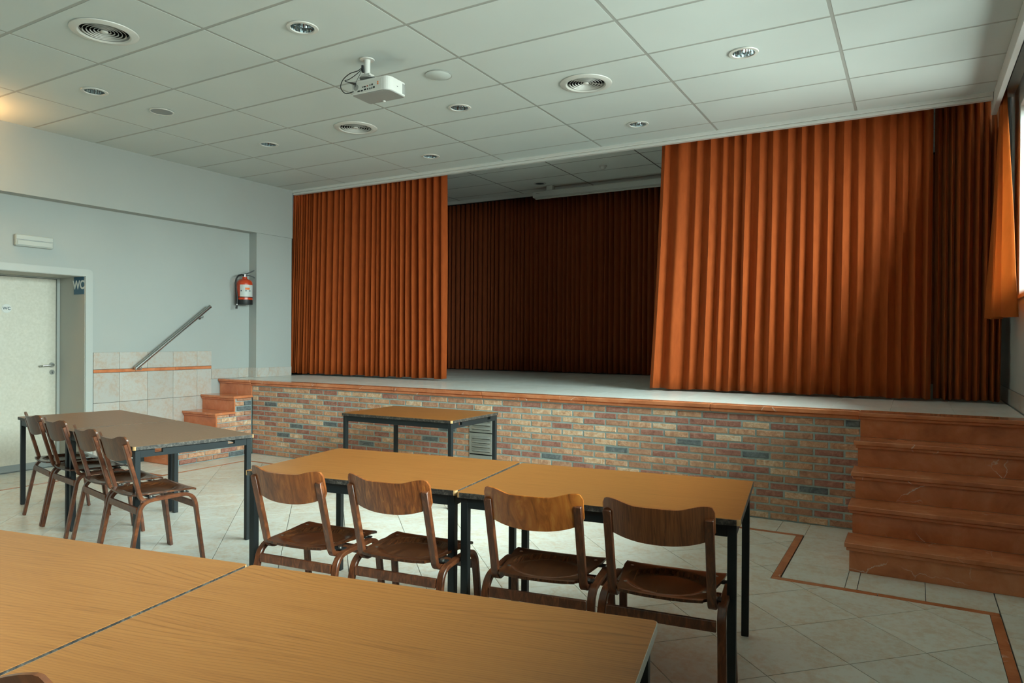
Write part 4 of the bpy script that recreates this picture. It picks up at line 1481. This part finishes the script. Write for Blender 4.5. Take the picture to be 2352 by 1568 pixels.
def make_chair():
    t = thing('chair', '', 'chair')
    # seat plywood with round hollow
    nu, nv = 26, 26
    def seat_pt(i, j):
        u = -1 + 2 * i / nu
        q = j / nv
        q2 = q
        yb_ = -0.188 - 0.016 * (1 - u * u) + .004
        yf = 0.196 - 0.010 * max(0, abs(u) - .86) / .14
        y = yb_ + (yf - yb_) * q2
        hw = 0.172 + 0.034 * min(1, max(0, (y + .10) / .22)) - (0.012 if y < -.165 else 0)
        if abs(y + .175) < 0.03: pass
        x = u * hw
        z = 0.460
        r = math.hypot(x / 0.150, (y + .015) / 0.128)
        if r < 1.12:
            k = max(0, min(1, (1.12 - r) / 0.17))
            k = k * k * (3 - 2 * k)
            z -= 0.0125 * k
        z += 0.0035 * (abs(u) ** 3)
        if y > .165: z -= 0.5 * (y - .165) ** 2 / .03
        if y < -.165: z += 0.10 * (-.165 - y)
        return (x, y, z)
    v, fs = [], []
    for j in range(nv + 1):
        for i in range(nu + 1): v.append(seat_pt(i, j))
    n0 = len(v)
    v += [(a * .995, b, c - .011) for a, b, c in v]
    for j in range(nv):
        for i in range(nu):
            a0 = j * (nu + 1) + i
            fs.append((a0, a0 + 1, a0 + nu + 2, a0 + nu + 1))
            fs.append((n0 + a0, n0 + a0 + nu + 1, n0 + a0 + nu + 2, n0 + a0 + 1))
    rim = [i for i in range(nu + 1)] + [(j + 1) * (nu + 1) - 1 for j in range(1, nv + 1)] + [nv * (nu + 1) + i for i in range(nu - 1, -1, -1)] + [j * (nu + 1) for j in range(nv - 1, 0, -1)]
    for k in range(len(rim)):
        a, b = rim[k], rim[(k + 1) % len(rim)]
        fs.append((a, n0 + a, n0 + b, b))
    mb = MB().add(v, fs, 0, True)
    st = part('seat', mb, M['seat'], t)
    for (x, y) in ((-.172, .118), (.172, .118), (-.152, -.085), (.152, -.085)):
        part('rivet', MB().lathe([(0, .0022), (.006, .0018), (.0085, 0)], (x, y, 0.4618), 'z', 12), M['rivet'], st)
    # backrest: bowed plywood
    nu, nv = 44, 10
    T_ = .011
    def back_pt(i, j, off):
        u = -1 + 2 * i / nu
        q = j / nv
        x = .206 * u
        e = min(1, max(0, (.84 - abs(u)) / .50)); e = e * e * (3 - 2 * e)
        cnr = max(0, (abs(u) - .89) / .11)
        rc = .024 * (1 - math.sqrt(max(0, 1 - cnr * cnr)))
        ztop = .823 - .020 * e - rc
        zbot = .821 - .120 - .040 * (1 - abs(u) ** 2.4) + rc * .9
        z = zbot + (ztop - zbot) * q
        y = -.236 + (.82 - z) * .27 - .042 * (1 - u * u) ** .9 + off
        return (x, y, z)
    v, fs = [], []
    for off in (0, T_):
        for j in range(nv + 1):
            for i in range(nu + 1): v.append(back_pt(i, j, off))
    n0 = (nu + 1) * (nv + 1)
    for j in range(nv):
        for i in range(nu):
            a0 = j * (nu + 1) + i
            fs.append((a0, a0 + 1, a0 + nu + 2, a0 + nu + 1))
            fs.append((n0 + a0, n0 + a0 + nu + 1, n0 + a0 + nu + 2, n0 + a0 + 1))
    rim = [i for i in range(nu + 1)] + [(j + 1) * (nu + 1) - 1 for j in range(1, nv + 1)] + [nv * (nu + 1) + i for i in range(nu - 1, -1, -1)] + [j * (nu + 1) for j in range(nv - 1, 0, -1)]
    for k in range(len(rim)):
        a, b = rim[k], rim[(k + 1) % len(rim)]
        fs.append((a, n0 + a, n0 + b, b))
    part('backrest', MB().add(v, fs, 0, True), M['back'], t)
    for s in (-1, 1):
        # bent leg frame: rear foot, over under the seat, front foot
        xa = .222 * s
        p = [(.238 * s, -.236, 0.0), (xa * 1.02, -.172, .33)]
        p += arc_pts((xa * 1.015, -.168, .352), (xa, -.160, .428), (xa, -.085, .430))
        p += [(xa, .02, .433)]
        p += arc_pts((xa, .085, .435), (xa, .160, .436), (xa * 1.01, .172, .365))
        p += [(.232 * s, .219, 0.0)]
        part('leg_frame', MB().sweep(p, (1, 0, 0), .032, .021), M['bent'], t, bevel=.003)
        # back upright, bending under the seat
        xu = .187 * s
        p = [(xu, -.2385 + .004, .775), (xu, -.150, .462)] + arc_pts((xu, -.148, .455), (xu, -.138, .421), (xu, -.098, .424), 5) + [(xu, -.025, .431)]
        part('back_upright', MB().sweep(p, (1, 0, 0), .032, .022), M['bent'], t, bevel=.003)
    part('rear_stretcher', MB().box(-.206, .206, -.177, -.161, .352, .392), M['bent'], t, bevel=.002)
    part('front_stretcher', MB().box(-.208, .208, .166, .180, .338, .378), M['bent'], t, bevel=.002)
    for y in (-.085, .118):
        part('cross_rail', MB().box(-.214, .214, y - .018, y + .018, .4395, .4455), M['rubber'], t)
        for s in (-1, 1):
            part('spacer', MB().tube([(s * .190, y, .4456), (s * .190, y, .4515)], .010, 10), M['rivet'], t)
    return t
M['edge_pale'] = simple('worn_pale_edge', (0.42, 0.40, 0.35, 1), 0.6)
for o_ in [x for x in COL.objects if x.name.startswith('edge_band') and x.parent and x.parent.name == 'table.003']:
    o_.material_slots[0].link = 'OBJECT'
    o_.material_slots[0].material = M['edge_pale']
    o_.material_slots[1].link = 'OBJECT'
    o_.material_slots[1].material = M['edge_pale']
G2 = 'dark bentwood chairs'
ch = make_chair()
ch.location = (-0.841, 2.720, 0); ch.rotation_euler = (0, 0, 0.119)
ch['label'] = 'brown plywood chair furthest right, with straight striped grain on its back'
ch['group'] = G2
spots = [
    ((-1.335, 2.653), .155, 'back_light', 'plywood chair with a lighter honey-coloured back, second from right'),
    ((-1.981, 2.563), .115, 'back_figured', 'plywood chair with flame-figured wavy grain on its back, in front of the table seam'),
    ((-2.493, 2.472), .104, 'back', 'plywood chair at the left end of the middle row, a chip in its top edge'),
    ((-4.188, 2.709), -.186, 'back_far', 'dark chair at the left tables, nearest the camera, its legs fully in view'),
    ((-4.677, 2.812), -.208, 'back_far', 'dark chair at the left tables, second nearest the camera'),
    ((-5.328, 2.955), -.173, 'back_far', 'dark chair at the left tables, second from the door'),
    ((-5.805, 3.045), -.222, 'back_far', 'dark chair at the left tables, closest to the WC door'),
    ((-1.573, 0.836), .235, 'back_far', 'dark chair pushed in at the near side of the foreground tables, bottom left corner'),
]
def set_back(root, key):
    for c in root.children:
        if c.name.startswith('backrest'):
            c.material_slots[0].link = 'OBJECT'
            c.material_slots[0].material = M[key]
for (x, y), a, key, lb in spots:
    r = dup(ch, (x, y, 0), a, lb)
    set_back(r, key)
set_back(ch, 'back_plain')
